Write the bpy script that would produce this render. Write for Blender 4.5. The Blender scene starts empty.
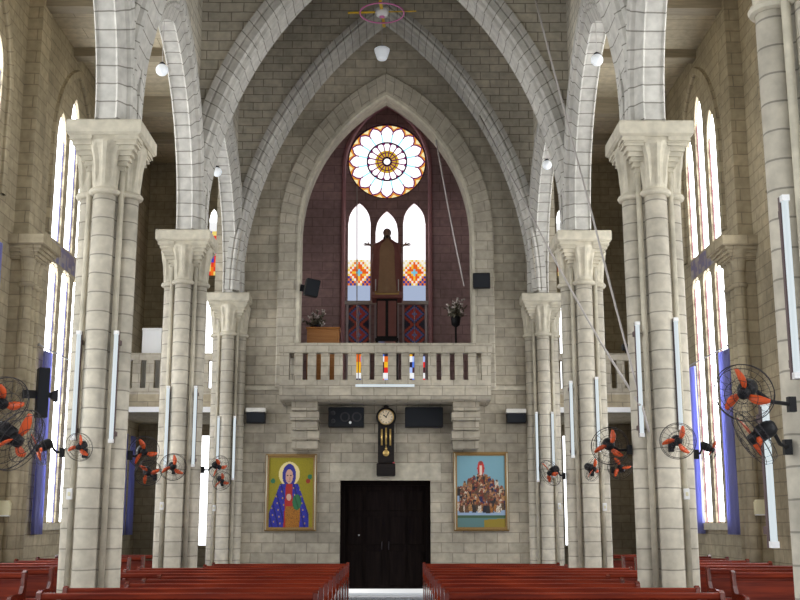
import bpy, math, random
from mathutils import Vector, Matrix, Euler
random.seed(7)
scene = bpy.context.scene
COL = scene.collection
PI = math.pi

# ------------------------------------------------------------------ camera
F = 1100.0
PITCH = math.atan(223.0/F)
YAW = -math.atan(7.4*math.cos(PITCH)/F)
CAM = Vector((0.17, 0.0, 1.6))
cam_d = bpy.data.cameras.new('camera')
cam = bpy.data.objects.new('camera', cam_d)
COL.objects.link(cam)
cam.location = CAM
cam.rotation_euler = (PI/2 + PITCH, 0, YAW)
cam_d.sensor_width = 36
cam_d.lens = F/800*36
cam_d.clip_start = 0.05
cam_d.clip_end = 200
scene.camera = cam
RC = Euler((PI/2 + PITCH, 0, YAW)).to_matrix()

def P(u, v, Y):
    """point of the church on the sight line of a photo position, at distance Y down the nave"""
    d = RC @ Vector(((u-400)/F, (300-v)/F, -1))
    return CAM + d*(Y/d.y)

# ------------------------------------------------------------------ materials
def new_mat(name):
    m = bpy.data.materials.new(name); m.use_nodes = True
    nt = m.node_tree
    b = nt.nodes['Principled BSDF']
    return m, nt, b

def rgb(r, g, b):
    f = lambda c: ((c/255+.055)/1.055)**2.4 if c > 10 else c/255/12.92
    return (f(r), f(g), f(b), 1)

def plain(name, col, rough=.6, metal=0, noise=.0, nscale=8, bump=0):
    m, nt, b = new_mat(name)
    b.inputs['Base Color'].default_value = col
    b.inputs['Roughness'].default_value = rough
    b.inputs['Metallic'].default_value = metal
    if noise:
        n = nt.nodes.new('ShaderNodeTexNoise'); n.inputs['Scale'].default_value = nscale
        tc = nt.nodes.new('ShaderNodeTexCoord'); nt.links.new(tc.outputs['Object'], n.inputs['Vector'])
        mx = nt.nodes.new('ShaderNodeMix'); mx.data_type = 'RGBA'
        mx.inputs[6].default_value = tuple(c*(1-noise) for c in col[:3])+(1,)
        mx.inputs[7].default_value = tuple(min(1, c*(1+noise)) for c in col[:3])+(1,)
        nt.links.new(n.outputs['Fac'], mx.inputs[0]); nt.links.new(mx.outputs[2], b.inputs['Base Color'])
    return m

def emit(name, col, strength):
    m, nt, b = new_mat(name)
    b.inputs['Base Color'].default_value = (0.02, 0.02, 0.02, 1)
    b.inputs['Emission Color'].default_value = col
    b.inputs['Emission Strength'].default_value = strength
    return m

def stone(name, c1, c2, mortar, bw, bh, ms=.012, offset=.5, bump=.35, stain=.25, rough=.85):
    """coursed blockwork laid out on metre UVs"""
    m, nt, b = new_mat(name)
    N, L = nt.nodes, nt.links
    uv = N.new('ShaderNodeUVMap'); uv.uv_map = 'UVMap'
    geo = N.new('ShaderNodeNewGeometry')
    # slightly wavering joints
    nz = N.new('ShaderNodeTexNoise'); nz.inputs['Scale'].default_value = 2.2
    L.new(uv.outputs['UV'], nz.inputs['Vector'])
    sub = N.new('ShaderNodeVectorMath'); sub.operation = 'SUBTRACT'; sub.inputs[1].default_value = (.5, .5, .5)
    L.new(nz.outputs['Color'], sub.inputs[0])
    sc = N.new('ShaderNodeVectorMath'); sc.operation = 'SCALE'; sc.inputs['Scale'].default_value = .03
    L.new(sub.outputs[0], sc.inputs[0])
    add = N.new('ShaderNodeVectorMath'); L.new(uv.outputs['UV'], add.inputs[0]); L.new(sc.outputs[0], add.inputs[1])
    br = N.new('ShaderNodeTexBrick')
    br.inputs['Scale'].default_value = 1
    br.inputs['Brick Width'].default_value = bw
    br.inputs['Row Height'].default_value = bh
    br.inputs['Mortar Size'].default_value = ms
    br.inputs['Mortar Smooth'].default_value = .3
    br.inputs['Color1'].default_value = c1
    br.inputs['Color2'].default_value = c2
    br.inputs['Mortar'].default_value = mortar
    br.offset = offset
    L.new(add.outputs[0], br.inputs['Vector'])
    n1 = N.new('ShaderNodeTexNoise'); n1.inputs['Scale'].default_value = .55; n1.inputs['Detail'].default_value = 6
    n2 = N.new('ShaderNodeTexNoise'); n2.inputs['Scale'].default_value = 7; n2.inputs['Detail'].default_value = 5
    L.new(geo.outputs['Position'], n1.inputs['Vector']); L.new(geo.outputs['Position'], n2.inputs['Vector'])
    r1 = N.new('ShaderNodeMapRange'); r1.inputs[1].default_value = .35; r1.inputs[2].default_value = .65
    r1.inputs[3].default_value = 1-stain; r1.inputs[4].default_value = 1+stain*.6
    L.new(n1.outputs['Fac'], r1.inputs[0])
    r2 = N.new('ShaderNodeMapRange'); r2.inputs[1].default_value = .3; r2.inputs[2].default_value = .7
    r2.inputs[3].default_value = .84; r2.inputs[4].default_value = 1.14
    L.new(n2.outputs['Fac'], r2.inputs[0])
    mul = N.new('ShaderNodeMath'); mul.operation = 'MULTIPLY'
    L.new(r1.outputs[0], mul.inputs[0]); L.new(r2.outputs[0], mul.inputs[1])
    mx = N.new('ShaderNodeVectorMath'); mx.operation = 'SCALE'
    L.new(br.outputs['Color'], mx.inputs[0]); L.new(mul.outputs[0], mx.inputs['Scale'])
    L.new(mx.outputs[0], b.inputs['Base Color'])
    b.inputs['Roughness'].default_value = rough
    inv = N.new('ShaderNodeMath'); inv.operation = 'MULTIPLY_ADD'; inv.inputs[1].default_value = -1; inv.inputs[2].default_value = 1
    L.new(br.outputs['Fac'], inv.inputs[0])
    mm = N.new('ShaderNodeMath'); mm.operation = 'MULTIPLY_ADD'; mm.inputs[1].default_value = .35
    L.new(n2.outputs['Fac'], mm.inputs[0]); L.new(inv.outputs[0], mm.inputs[2])
    bp = N.new('ShaderNodeBump'); bp.inputs['Strength'].default_value = bump; bp.inputs['Distance'].default_value = .02
    L.new(mm.outputs[0], bp.inputs['Height']); L.new(bp.outputs['Normal'], b.inputs['Normal'])
    return m

def wood(name, c1, c2, rough=.35, scale=(1.2, 14, 14)):
    m, nt, b = new_mat(name)
    N, L = nt.nodes, nt.links
    tc = N.new('ShaderNodeTexCoord'); mp = N.new('ShaderNodeMapping'); mp.inputs['Scale'].default_value = scale
    L.new(tc.outputs['Object'], mp.inputs['Vector'])
    n = N.new('ShaderNodeTexNoise'); n.inputs['Scale'].default_value = 1.6; n.inputs['Detail'].default_value = 6
    L.new(mp.outputs[0], n.inputs['Vector'])
    cr = N.new('ShaderNodeValToRGB'); cr.color_ramp.elements[0].position = .35; cr.color_ramp.elements[1].position = .7
    cr.color_ramp.elements[0].color = c1; cr.color_ramp.elements[1].color = c2
    L.new(n.outputs['Fac'], cr.inputs[0]); L.new(cr.outputs[0], b.inputs['Base Color'])
    b.inputs['Roughness'].default_value = rough
    return m

def attr_mat(name, emis=0.0, rough=.5):
    """colour pattern carried by the mesh (paint or coloured glass)"""
    m, nt, b = new_mat(name)
    a = nt.nodes.new('ShaderNodeAttribute'); a.attribute_name = 'Col'
    if emis:
        b.inputs['Base Color'].default_value = (.02, .02, .02, 1)
        nt.links.new(a.outputs['Color'], b.inputs['Emission Color']); b.inputs['Emission Strength'].default_value = emis
    else:
        nt.links.new(a.outputs['Color'], b.inputs['Base Color'])
    b.inputs['Roughness'].default_value = rough
    return m

WIN = 13.0        # brightness of the daylight behind the glass
M = {}
M['wall'] = stone('wall_blocks', (.52, .465, .365, 1), (.385, .345, .272, 1), (.29, .255, .20, 1), .52, .23)
M['tower'] = stone('tower_blocks', (.51, .46, .365, 1), (.42, .378, .30, 1), (.32, .285, .225, 1), .52, .23)
M['aisle'] = stone('aisle_blocks', (.45, .385, .265, 1), (.38, .325, .225, 1), (.28, .235, .165, 1), .52, .23)
M['vault'] = stone('vault_blocks', (.60, .55, .45, 1), (.50, .46, .375, 1), (.27, .24, .19, 1), .46, .20, .012)
M['loft'] = stone('loft_blocks', (.50, .35, .335, 1), (.43, .30, .29, 1), (.30, .21, .205, 1), .62, .265)  # pinkish tint stands for coloured window light falling on the stone
M['rings'] = stone('shaft_drums', (.60, .55, .455, 1), (.53, .485, .40, 1), (.30, .275, .225, 1), 90, .255, .010, 0, .35, .2)
M['cap'] = stone('carved_stone', (.58, .535, .425, 1), (.56, .51, .405, 1), (.55, .50, .40, 1), 90, 90, .001, 0, .15)
M['rib'] = stone('rib_voussoirs', (.60, .58, .53, 1), (.54, .52, .475, 1), (.25, .235, .20, 1), 90, .24, .011, 0, .3, .12)
M['plaster'] = plain('pale_render', (.62, .60, .55, 1), .8, noise=.1)
M['pinkrib'] = plain('rib_pink_light', (.55, .30, .31, 1), .7, noise=.12)  # pink light from the coloured window put into the rib's colour
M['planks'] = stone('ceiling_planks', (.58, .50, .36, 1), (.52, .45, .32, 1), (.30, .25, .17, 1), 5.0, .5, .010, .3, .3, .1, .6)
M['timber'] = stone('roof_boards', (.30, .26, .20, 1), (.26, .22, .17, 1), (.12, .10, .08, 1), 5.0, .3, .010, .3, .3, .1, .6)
M['beam'] = wood('beam_wood', (.27, .23, .16, 1), (.36, .30, .21, 1), .6)
M['floor'] = stone('floor_tiles', (.40, .41, .45, 1), (.36, .37, .41, 1), (.25, .25, .27, 1), .6, .6, .006, 0, .05, .05, .18)
M['doorlight'] = plain('doorlight_white', (.88, .88, .90, 1), .15)
M['pew'] = wood('pew_varnish', (.12, .012, .005, 1), (.27, .034, .010, 1), .38, (1.0, 16, 16))
M['pewdark'] = wood('pew_end_varnish', (.09, .010, .005, 1), (.18, .022, .008, 1), .2, (9, 9, 1.2))
M['door'] = wood('door_wood', (.006, .004, .004, 1), (.012, .008, .007, 1), .8, (12, 12, 1))
M['black'] = plain('black_plastic', (.012, .012, .014, 1), .45)
M['cone'] = plain('speaker_cone', (.035, .035, .04, 1), .5)
M['grille'] = plain('speaker_cloth', (.022, .024, .028, 1), .9)
M['orange'] = plain('orange_plastic', (.72, .10, .02, 1), .35)
M['wire'] = plain('dark_wire', (.05, .045, .05, 1), .4, .6)
M['steel'] = plain('grey_metal', (.45, .45, .47, 1), .35, .8)
M['white'] = plain('white_enamel', (.82, .82, .82, 1), .4)
M['tube'] = emit('lit_tube', (.86, .96, 1, 1), 1.05)
M['tubeback'] = plain('tube_batten', (.10, .06, .06, 1), .5)
M['globe'] = plain('opal_glass', (.85, .89, .92, 1), .2)
M['globe'].node_tree.nodes['Principled BSDF'].inputs['Emission Color'].default_value = (.9, .95, 1, 1)
M['globe'].node_tree.nodes['Principled BSDF'].inputs['Emission Strength'].default_value = .35
M['gold'] = plain('gilt', (.62, .42, .14, 1), .35, .6)
M['goldframe'] = plain('gilt_moulding', (.30, .18, .06, 1), .4, .25, noise=.25, nscale=40)
M['cream'] = plain('cream_plastic', (.75, .70, .48, 1), .5)
M['yellow'] = plain('yellow_blade', (.62, .40, .02, 1), .4)
M['pinkring'] = plain('pink_ring', (.72, .22, .48, 1), .4)
M['dial'] = plain('dial_ivory', (.80, .66, .46, 1), .4)
M['clockwood'] = wood('clock_case', (.008, .006, .006, 1), (.02, .014, .012, 1), .3)
M['organwood'] = wood('organ_wood', (.38, .15, .035, 1), (.48, .21, .06, 1), .4)
M['robe'] = plain('statue_robe', (.55, .36, .21, 1), .6, noise=.15)
M['mantle'] = plain('statue_mantle', (.34, .13, .11, 1), .6, noise=.15)
M['skin'] = plain('statue_skin', (.35, .22, .16, 1), .5)
M['hair'] = plain('statue_hair', (.06, .035, .025, 1), .6)
M['leaf'] = plain('dry_leaf', (.14, .13, .09, 1), .7, noise=.3)
M['petal'] = plain('pale_petal', (.62, .55, .52, 1), .6, noise=.2)
M['cable'] = plain('pale_cable', (.52, .48, .46, 1), .5)
M['lead'] = plain('window_lead', (.10, .035, .11, 1), .5)
M['lancetbar'] = plain('window_bars', (.66, .62, .63, 1), .6)
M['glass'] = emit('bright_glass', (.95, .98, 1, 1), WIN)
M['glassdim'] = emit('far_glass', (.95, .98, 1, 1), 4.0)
M['glassrose'] = emit('rose_glass', (1, .97, 1, 1), 2.2)
M['glassamber'] = emit('amber_glass', (1, .40, .04, 1), 1.1)
M['glassgold'] = emit('golden_glass', (.95, .62, .03, 1), 1.0)
M['glassred'] = emit('crimson_glass', (.75, .03, .22, 1), 1.3)
M['glassblue'] = emit('cyan_glass', (.35, .8, 1, 1), 1.6)
M['glassedge'] = emit('edge_glass', (.36, .36, .85, 1), 1.0)
M['glassedgered'] = emit('edge_glass_red', (.8, .35, .40, 1), 1.1)
M['glasspale'] = emit('pale_blue_glass', (.62, .74, 1, 1), .85)
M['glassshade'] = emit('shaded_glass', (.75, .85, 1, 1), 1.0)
M['stained'] = attr_mat('stained_glass', 1.3)
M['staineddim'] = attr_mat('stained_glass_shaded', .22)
M['paint'] = attr_mat('painted_canvas', 0, .35)

for k_, sp in (('door', .05), ('black', .2), ('grille', .1), ('cone', .2), ('clockwood', .2), ('pew', .22), ('pewdark', .5), ('wire', .2)):
    M[k_].node_tree.nodes['Principled BSDF'].inputs['Specular IOR Level'].default_value = sp
# blue curtain that lets some daylight through
m, nt, b = new_mat('blue_curtain')
b.inputs['Base Color'].default_value = (.33, .34, .64, 1); b.inputs['Roughness'].default_value = .8
tr = nt.nodes.new('ShaderNodeBsdfTranslucent'); tr.inputs['Color'].default_value = (.45, .48, .90, 1)
ms = nt.nodes.new('ShaderNodeMixShader'); ms.inputs[0].default_value = .45
nt.links.new(b.outputs[0], ms.inputs[1]); nt.links.new(tr.outputs[0], ms.inputs[2])
nt.links.new(ms.outputs[0], nt.nodes['Material Output'].inputs['Surface'])
M['curtain'] = m

# ------------------------------------------------------------------ mesh building
class MB:
    def __init__(s):
        s.v = []; s.f = []; s.uv = []; s.sm = []; s.mi = []; s.col = []
    def face(s, idx, uv=None, smooth=False, mi=0, col=None):
        s.f.append(tuple(idx)); s.uv.append(uv); s.sm.append(smooth); s.mi.append(mi); s.col.append(col)
    def quad(s, a, b, c, d, uv=None, smooth=False, mi=0, col=None):
        i = len(s.v); s.v += [tuple(a), tuple(b), tuple(c), tuple(d)]
        s.face((i, i+1, i+2, i+3), uv, smooth, mi, col)
    def box(s, lo, hi, mat=None, mi=0):
        i = len(s.v)
        c = [Vector((x, y, z)) for z in (lo[2], hi[2]) for y in (lo[1], hi[1]) for x in (lo[0], hi[0])]
        if mat is not None: c = [mat @ p for p in c]
        s.v += [tuple(p) for p in c]
        for q in ((0, 2, 3, 1), (4, 5, 7, 6), (0, 1, 5, 4), (2, 6, 7, 3), (0, 4, 6, 2), (1, 3, 7, 5)):
            s.face([i+k for k in q], mi=mi)
        return s
    def cbox(s, lo, hi, ch, mat=None):
        """box with chamfered edges along all sides (three nested rings)"""
        x0, y0, z0 = lo; x1, y1, z1 = hi
        def ring(d, z): return [(x0+d, y0+d, z), (x1-d, y0+d, z), (x1-d, y1-d, z), (x0+d, y1-d, z)]
        rings = [ring(ch, z0), ring(0, z0+ch), ring(0, z1-ch), ring(ch, z1)]
        s.rings([[mat @ Vector(p) if mat is not None else Vector(p) for p in r] for r in rings], caps=True)
        return s
    def rings(s, rings, closed=True, caps=False, smooth=False, uvs=None, mi=0):
        n = len(rings[0]); i0 = len(s.v)
        for r in rings: s.v += [tuple(p) for p in r]
        m = n if closed else n-1
        for a in range(len(rings)-1):
            for k in range(m):
                k2 = (k+1) % n
                idx = (i0+a*n+k, i0+a*n+k2, i0+(a+1)*n+k2, i0+(a+1)*n+k)
                uv = None
                if uvs:
                    uu, vv = uvs
                    uv = ((uu[k], vv[a]), (uu[k+1] if k+1 < len(uu) else uu[k], vv[a]),
                          (uu[k+1] if k+1 < len(uu) else uu[k], vv[a+1]), (uu[k], vv[a+1]))
                s.face(idx, uv, smooth, mi)
        if caps:
            s.face([i0+k for k in range(n)][::-1], mi=mi)
            s.face([i0+(len(rings)-1)*n+k for k in range(n)], mi=mi)
    def lathe(s, prof, c=(0, 0, 0), n=16, mat=None, smooth=True, caps=True, sx=1, sy=1, mi=0):
        """prof: (radius, z)"""
        rs = []; vv = []; L = 0
        for k, (r, z) in enumerate(prof):
            if k: L += math.hypot(r-prof[k-1][0], z-prof[k-1][1])
            vv.append(prof[k][1]+c[2])
            ring = [Vector((c[0]+sx*r*math.cos(2*PI*j/n), c[1]+sy*r*math.sin(2*PI*j/n), c[2]+z)) for j in range(n)]
            if mat is not None: ring = [mat @ p for p in ring]
            rs.append(ring)
        R = max(r for r, z in prof)
        uu = [2*PI*R*j/n for j in range(n+1)]
        s.rings(rs, True, caps, smooth, (uu, vv), mi)
        return s
    def tube(s, pts, r, n=8, closed=False, smooth=True, mi=0, caps=True):
        pts = [Vector(p) for p in pts]; N = len(pts)
        rad = r if isinstance(r, (list, tuple)) else [r]*N
        rs = []; up = None
        for k, p in enumerate(pts):
            a = pts[k-1] if (k > 0 or closed) else p
            c = pts[(k+1) % N] if (k < N-1 or closed) else p
            t = (c-a).normalized()
            if up is None:
                up = Vector((0, 0, 1)) if abs(t.z) < .9 else Vector((1, 0, 0))
            x = t.cross(up).normalized(); up = x.cross(t).normalized()
            rs.append([p + rad[k]*(math.cos(2*PI*j/n)*x + math.sin(2*PI*j/n)*up) for j in range(n)])
        if closed: rs.append(rs[0])
        s.rings(rs, True, caps and not closed, smooth, mi=mi)
        return s
    def ellipsoid(s, c, rx, ry, rz, n=14, m=8, mat=None, mi=0):
        prof = [(max(1e-4, math.sin(PI*k/m)), -math.cos(PI*k/m)*rz) for k in range(m+1)]
        s.lathe(prof, c, n, mat, True, True, rx, ry, mi)
        return s
    def ribbon(s, pts, w, t, mat=None):
        pass
    def build(s, name, mat, parent=None, loc=None):
        me = bpy.data.meshes.new(name)
        me.from_pydata(s.v, [], s.f)
        mats = mat if isinstance(mat, (list, tuple)) else [mat]
        for mm in mats: me.materials.append(mm)
        uvl = me.uv_layers.new(name='UVMap')
        ud = uvl.data
        for p in me.polygons:
            k = p.index; p.use_smooth = s.sm[k]; p.material_index = s.mi[k]
            if s.uv[k]:
                for li, q in zip(p.loop_indices, s.uv[k]): ud[li].uv = q
            else:
                nx, ny, nz = abs(p.normal.x), abs(p.normal.y), abs(p.normal.z)
                for li, vi in zip(p.loop_indices, p.vertices):
                    x, y, z = s.v[vi]
                    ud[li].uv = (x, y) if nz >= nx and nz >= ny else ((y, z) if nx > ny else (x, z))
        if any(c is not None for c in s.col):
            ca = me.color_attributes.new('Col', 'FLOAT_COLOR', 'CORNER')
            for p in me.polygons:
                c = s.col[p.index] or (1, 1, 1, 1)
                for li in p.loop_indices: ca.data[li].color = c
        me.update()
        o = bpy.data.objects.new(name, me); COL.objects.link(o)
        if parent is not None: o.parent = parent
        if loc is not None: o.location = loc
        return o

def tag(o, label=None, cat=None, group=None, kind=None):
    if label: o['label'] = label
    if cat: o['category'] = cat
    if group: o['group'] = group
    if kind: o['kind'] = kind
    return o
def thing(name, label, cat, loc=(0, 0, 0), rz=0, group=None):
    o = bpy.data.objects.new(name, None); COL.objects.link(o)
    o.empty_display_size = .1
    o.location = loc; o.rotation_euler = (0, 0, rz)
    return tag(o, label, cat, group)
def struct(o): o['kind'] = 'structure'; return o
def dup(root, loc, rz=None, label=None, group=None):
    r = root.copy(); COL.objects.link(r); r.location = loc
    if rz is not None: r.rotation_euler = (0, 0, rz)
    if label: r['label'] = label
    if group: r['group'] = group
    for ch in list(root.children):
        c = ch.copy(); COL.objects.link(c); c.parent = r
        for g in list(ch.children):
            d = g.copy(); COL.objects.link(d); d.parent = c
    return r

# pointed arch: half span a, rise h; concentric offsets r
def arch_xy(a, h, r, t):
    R = (a*a+h*h)/(2*a); cx = R-a
    ang = PI - t*(PI-math.acos(max(-1, min(1, -cx/(R+r)))))
    return cx+(R+r)*math.cos(ang), (R+r)*math.sin(ang)
def arch_h(a, h, x):
    """height of the arch above its springing at x"""
    x = abs(x)
    if x >= a: return 0.0
    R = (a*a+h*h)/(2*a); cx = R-a
    return math.sqrt(max(0, R*R-(x+cx)**2))
def sweep_arch(mb, a, h, prof, fmap, n=24, legs=0, smooth=False):
    """prof: (w, r) points, drawn across the soffit; fmap(x, z, w) -> world"""
    R = (a*a+h*h)/(2*a)
    La = R*(PI-math.acos(-(R-a)/R))
    rs = []; vv = []
    if legs:
        rs.append([fmap(-a-r, -legs, w) for w, r in prof]); vv.append(-legs)
    for k in range(n+1):
        t = k/n
        row = []
        for w, r in prof:
            x, z = arch_xy(a, h, r, t); row.append(fmap(x, z, w))
        rs.append(row); vv.append(t*La)
    for k in range(n-1, -1, -1):
        t = k/n
        row = []
        for w, r in prof:
            x, z = arch_xy(a, h, r, t); row.append(fmap(-x, z, w))
        rs.append(row); vv.append(2*La-t*La)
    if legs:
        rs.append([fmap(a+r, -legs, w) for w, r in prof]); vv.append(2*La+legs)
    uu = [0]
    for k in range(1, len(prof)): uu.append(uu[-1]+math.hypot(prof[k][0]-prof[k-1][0], prof[k][1]-prof[k-1][1]))
    mb.rings(rs, False, False, smooth, (uu, vv))

# wall with shaped openings: each opening = (s0, s1, bottom(s), top(s))
def open_wall(mb, s0, s1, z0, z1, ops, fmap, d0, d1, ns=12):
    cuts = {s0, s1}
    for o in ops:
        for k in range(ns+1): cuts.add(round(o[0]+(o[1]-o[0])*k/ns, 5))
    cuts = sorted(c for c in cuts if s0-1e-6 <= c <= s1+1e-6)
    def q(p0, p1, p2, p3, uv): mb.quad(fmap(*p0), fmap(*p1), fmap(*p2), fmap(*p3), uv)
    for a, b in zip(cuts[:-1], cuts[1:]):
        mid = (a+b)/2
        act = sorted([o for o in ops if o[0]-1e-6 < mid < o[1]+1e-6], key=lambda o: o[2](mid))
        edges_a = [z0]; edges_b = [z0]
        for o in act:
            edges_a += [o[2](a), o[3](a)]; edges_b += [o[2](b), o[3](b)]
        edges_a.append(z1); edges_b.append(z1)
        for k in range(0, len(edges_a), 2):
            za0, za1, zb0, zb1 = edges_a[k], edges_a[k+1], edges_b[k], edges_b[k+1]
            if za1-za0 < 2e-3 and zb1-zb0 < 2e-3: continue
            uv = ((a, za0), (b, zb0), (b, zb1), (a, za1))
            q((a, za0, d0), (b, zb0, d0), (b, zb1, d0), (a, za1, d0), uv)
            q((a, za0, d1), (a, za1, d1), (b, zb1, d1), (b, zb0, d1), uv and ((a, za0), (a, za1), (b, zb1), (b, zb0)))
            if k > 0:   # soffit / sill of this solid's bottom
                q((a, za0, d0), (a, za0, d1), (b, zb0, d1), (b, zb0, d0), ((a, 0), (a, d1-d0), (b, d1-d0), (b, 0)))
            if k+1 < len(edges_a)-1:
                q((a, za1, d0), (b, zb1, d0), (b, zb1, d1), (a, za1, d1), ((a, 0), (b, 0), (b, d1-d0), (a, d1-d0)))
    for o in ops:
        for s in (o[0], o[1]):
            lo, hi = o[2](s), o[3](s)
            if hi-lo > 1e-4:
                q((s, lo, d0), (s, hi, d0), (s, hi, d1), (s, lo, d1), ((0, lo), (0, hi), (d1-d0, hi), (d1-d0, lo)))
    for s in (s0, s1):
        q((s, z0, d0), (s, z1, d0), (s, z1, d1), (s, z0, d1), ((0, z0), (0, z1), (d1-d0, z1), (d1-d0, z0)))
    q((s0, z1, d0), (s1, z1, d0), (s1, z1, d1), (s0, z1, d1), None)
def lancet(c, hw, zb, zs, rise):
    return (c-hw, c+hw, lambda s: zb, lambda s: zs+(arch_h(hw, rise, s-c) if rise else 0))
def fill(mb, op, fmap, d, ns=12, mi=0, inset=0.0):
    a0, a1 = op[0]+inset, op[1]-inset
    for k in range(ns):
        a = a0+(a1-a0)*k/ns; b = a0+(a1-a0)*(k+1)/ns
        mb.quad(fmap(a, op[2](a)+inset, d), fmap(b, op[2](b)+inset, d), fmap(b, max(op[2](b), op[3](b)-inset), d), fmap(a, max(op[2](a), op[3](a)-inset), d), mi=mi)
def panel(mb, fmap, s0, s1, z0, z1, d, nx, ny, func, mi=0):
    for i in range(nx):
        for j in range(ny):
            a = s0+(s1-s0)*i/nx; b = s0+(s1-s0)*(i+1)/nx
            c = z0+(z1-z0)*j/ny; e = z0+(z1-z0)*(j+1)/ny
            mb.quad(fmap(a, c, d), fmap(b, c, d), fmap(b, e, d), fmap(a, e, d), col=func((i+.5)/nx, (j+.5)/ny), mi=mi)

# ------------------------------------------------------------------ main dimensions
NX = 3.735                      # pier centres
WX = 6.95                      # aisle walls
YS = (8.9, 14.6, 20.3, 26.0)   # bay lines
ZS = 6.95                      # springing
YE = 31.0                      # facade wall
YB = 26.1                      # nave end wall
Y0 = -2.5
ZC = 12.0                      # aisle ceilings

# floor
mb = MB(); mb.box((-7.6, Y0, -.2), (7.6, YE+.6, 0)); struct(mb.build('floor', M['floor']))
mb = MB(); mb.box((-1.15, 25.1, 0), (1.1, 30.8, .012)); struct(mb.build('trim_1', M['doorlight']))  # white slab added to brighten the strip of daylight under the door

# side walls with their windows
def side_ops(c, low=1.6, mid=6.78, short=False):
    ops = []
    for k in (-1, 0, 1):
        s = c+.87*k
        if short:
            ops.append(lancet(s, .3, low, 3.75, 0)); continue
        ops.append(lancet(s, .3, low, mid, .16))
        ops.append(lancet(s, .3, 7.45, (10.35 if k == 0 else 9.7), .60))
    return ops
winno = [0]
def winname():
    winno[0] += 1; return 'window_%d' % winno[0]
BAYS = (.35, 6.05, 11.75, 17.45, 23.15)
for sgn, nm in ((-1, 'left'), (1, 'right')):
    fm = lambda s, z, d, sgn=sgn: Vector((sgn*(WX+d), s, z))
    ops = []
    BO = .28 if sgn < 0 else 0
    for c in BAYS: ops += side_ops(c+BO)
    ops += side_ops(28.6, short=True)
    mb = MB(); open_wall(mb, Y0, YE, 0, ZC+.2, ops, fm, 0, .5, 10)
    struct(mb.build('wall_'+nm, M['aisle']))
    for c in [q+BO for q in BAYS]+[28.6]:
        w = MB(); e = MB(); wo = side_ops(c, short=(c > 28.5))
        for o in wo:
            fill(w, o, fm, .07, 10, inset=.03)
            # small coloured border pieces down both edges of a light
            zb, zt = o[2]((o[0]+o[1])/2), o[3](o[0])
            n = int((zt-zb)/.2)
            for q in range(n):
                z = zb+(zt-zb)*(q+.5)/n
                for sx_, dr in ((o[0], 1), (o[1], -1)):
                    ww = .055 if q % 2 else .02
                    x0_, x1_ = sorted((sx_, sx_+dr*ww))
                    e.box((min(sgn*(WX+.045), sgn*(WX+.065)), x0_, z-.098), (max(sgn*(WX+.045), sgn*(WX+.065)), x1_, z+.098))
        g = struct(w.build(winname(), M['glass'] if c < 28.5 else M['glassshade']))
        e.build('glazing_border', M['glassedge'] if sgn < 0 else M['glassedgered'], g)
        if c < 28.5:
            # stained band in the transom between upper and lower lights
            def band(u, v):
                random.seed(int(u*40)*7+int(v*10))
                return random.choice([rgb(120, 118, 140), rgb(150, 145, 150), rgb(165, 160, 155), rgb(110, 112, 150)])
            t = MB(); panel(t, fm, c-1.17, c+1.17, 6.99, 7.4, -.006, 24, 4, band); t.build('transom_band', M['paint'], g)
    for c in BAYS[3:]:
        mb = MB(); sweep_arch(mb, 1.42, 2.1, [(.02, 0), (-.05, 0), (-.07, .03), (-.07, .16), (.02, .19)], lambda x, z, w, c=c: Vector((sgn*(WX+w), c+BO+x, 9.35+z)), 14, 1.9)
        struct(mb.build('trim_window_'+nm, M['aisle']))
    # sills
    for c in (17.45+BO, 23.15+BO):
        s_ = MB(); x0_, x1_ = sorted((sgn*(WX-.10), sgn*(WX+.02)))
        s_.box((x0_, c-1.35, 1.46), (x1_, c+1.35, 1.60)); struct(s_.build('trim_2', M['cap']))
    # wall piers with little capitals
    for yy in YS[:3]:
        mb = MB()
        xa, xb = WX-.45, WX+.1
        def bx(x0, y0, z0, x1, y1, z1): 
            p, q = sorted((sgn*x0, sgn*x1)); mb.box((p, y0, z0), (q, y1, z1))
        bx(WX-.28, yy-.28, 0, xb, yy+.28, ZC)
        for dy in (-.24, 0, .24):
            mb.lathe([(.11, 0), (.11, 6.0)], (sgn*(WX-.30), yy+dy, 0), 12)
        for dy in (-.24, 0, .24):
            mb.lathe([(.11, 5.9), (.15, 5.92), (.15, 5.98), (.115, 6.02), (.115, 6.2), (.14, 6.38), (.20, 6.52), (.24, 6.58), (.24, 6.62)], (sgn*(WX-.30), yy+dy, 0), 14)
        for k in range(4): bx(WX-.46-.045*k, yy-.36-.04*k, 6.42+.06*k, xb, yy+.36+.04*k, 6.485+.06*k)
        bx(WX-.66, yy-.54, 6.66, xb, yy+.54, 6.85)
        bx(WX-.55, yy-.32, 0, xb, yy+.32, .5)
        o = mb.build('wall_pier', M['aisle'])
        struct(o); o.name = 'wall_pier_'+nm
    # aisle ceiling and its beams
    mb = MB(); p, q = sorted((sgn*3.6, sgn*7.5)); mb.box((p, Y0, ZC), (q, YE+.5, ZC+.15))
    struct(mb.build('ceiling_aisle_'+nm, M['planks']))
    mb = MB()
    for yy in (3.2,)+YS+(17.45, 23.15, 28.6, 11.75):
        d = .42 if yy in YS else .2
        p, q = sorted((sgn*3.9, sgn*6.98)); mb.box((p, yy-.16, ZC-d), (q, yy+.16, ZC+.02))
    struct(mb.build('ceiling_beams_'+nm, M['beam']))
    # facade end of the aisle
    fm2 = lambda s, z, d, sgn=sgn: Vector((sgn*s, YE+d, z))
    fops = []
    for k in (-1, 0, 1):
        c = 5.4+.34*k
        fops += [lancet(c, .12, 1.0, 4.0, 0), lancet(c, .12, 5.1, 8.0, 0), lancet(c, .12, 8.6, 10.6-(.3 if k else 0), .3)]
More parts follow.
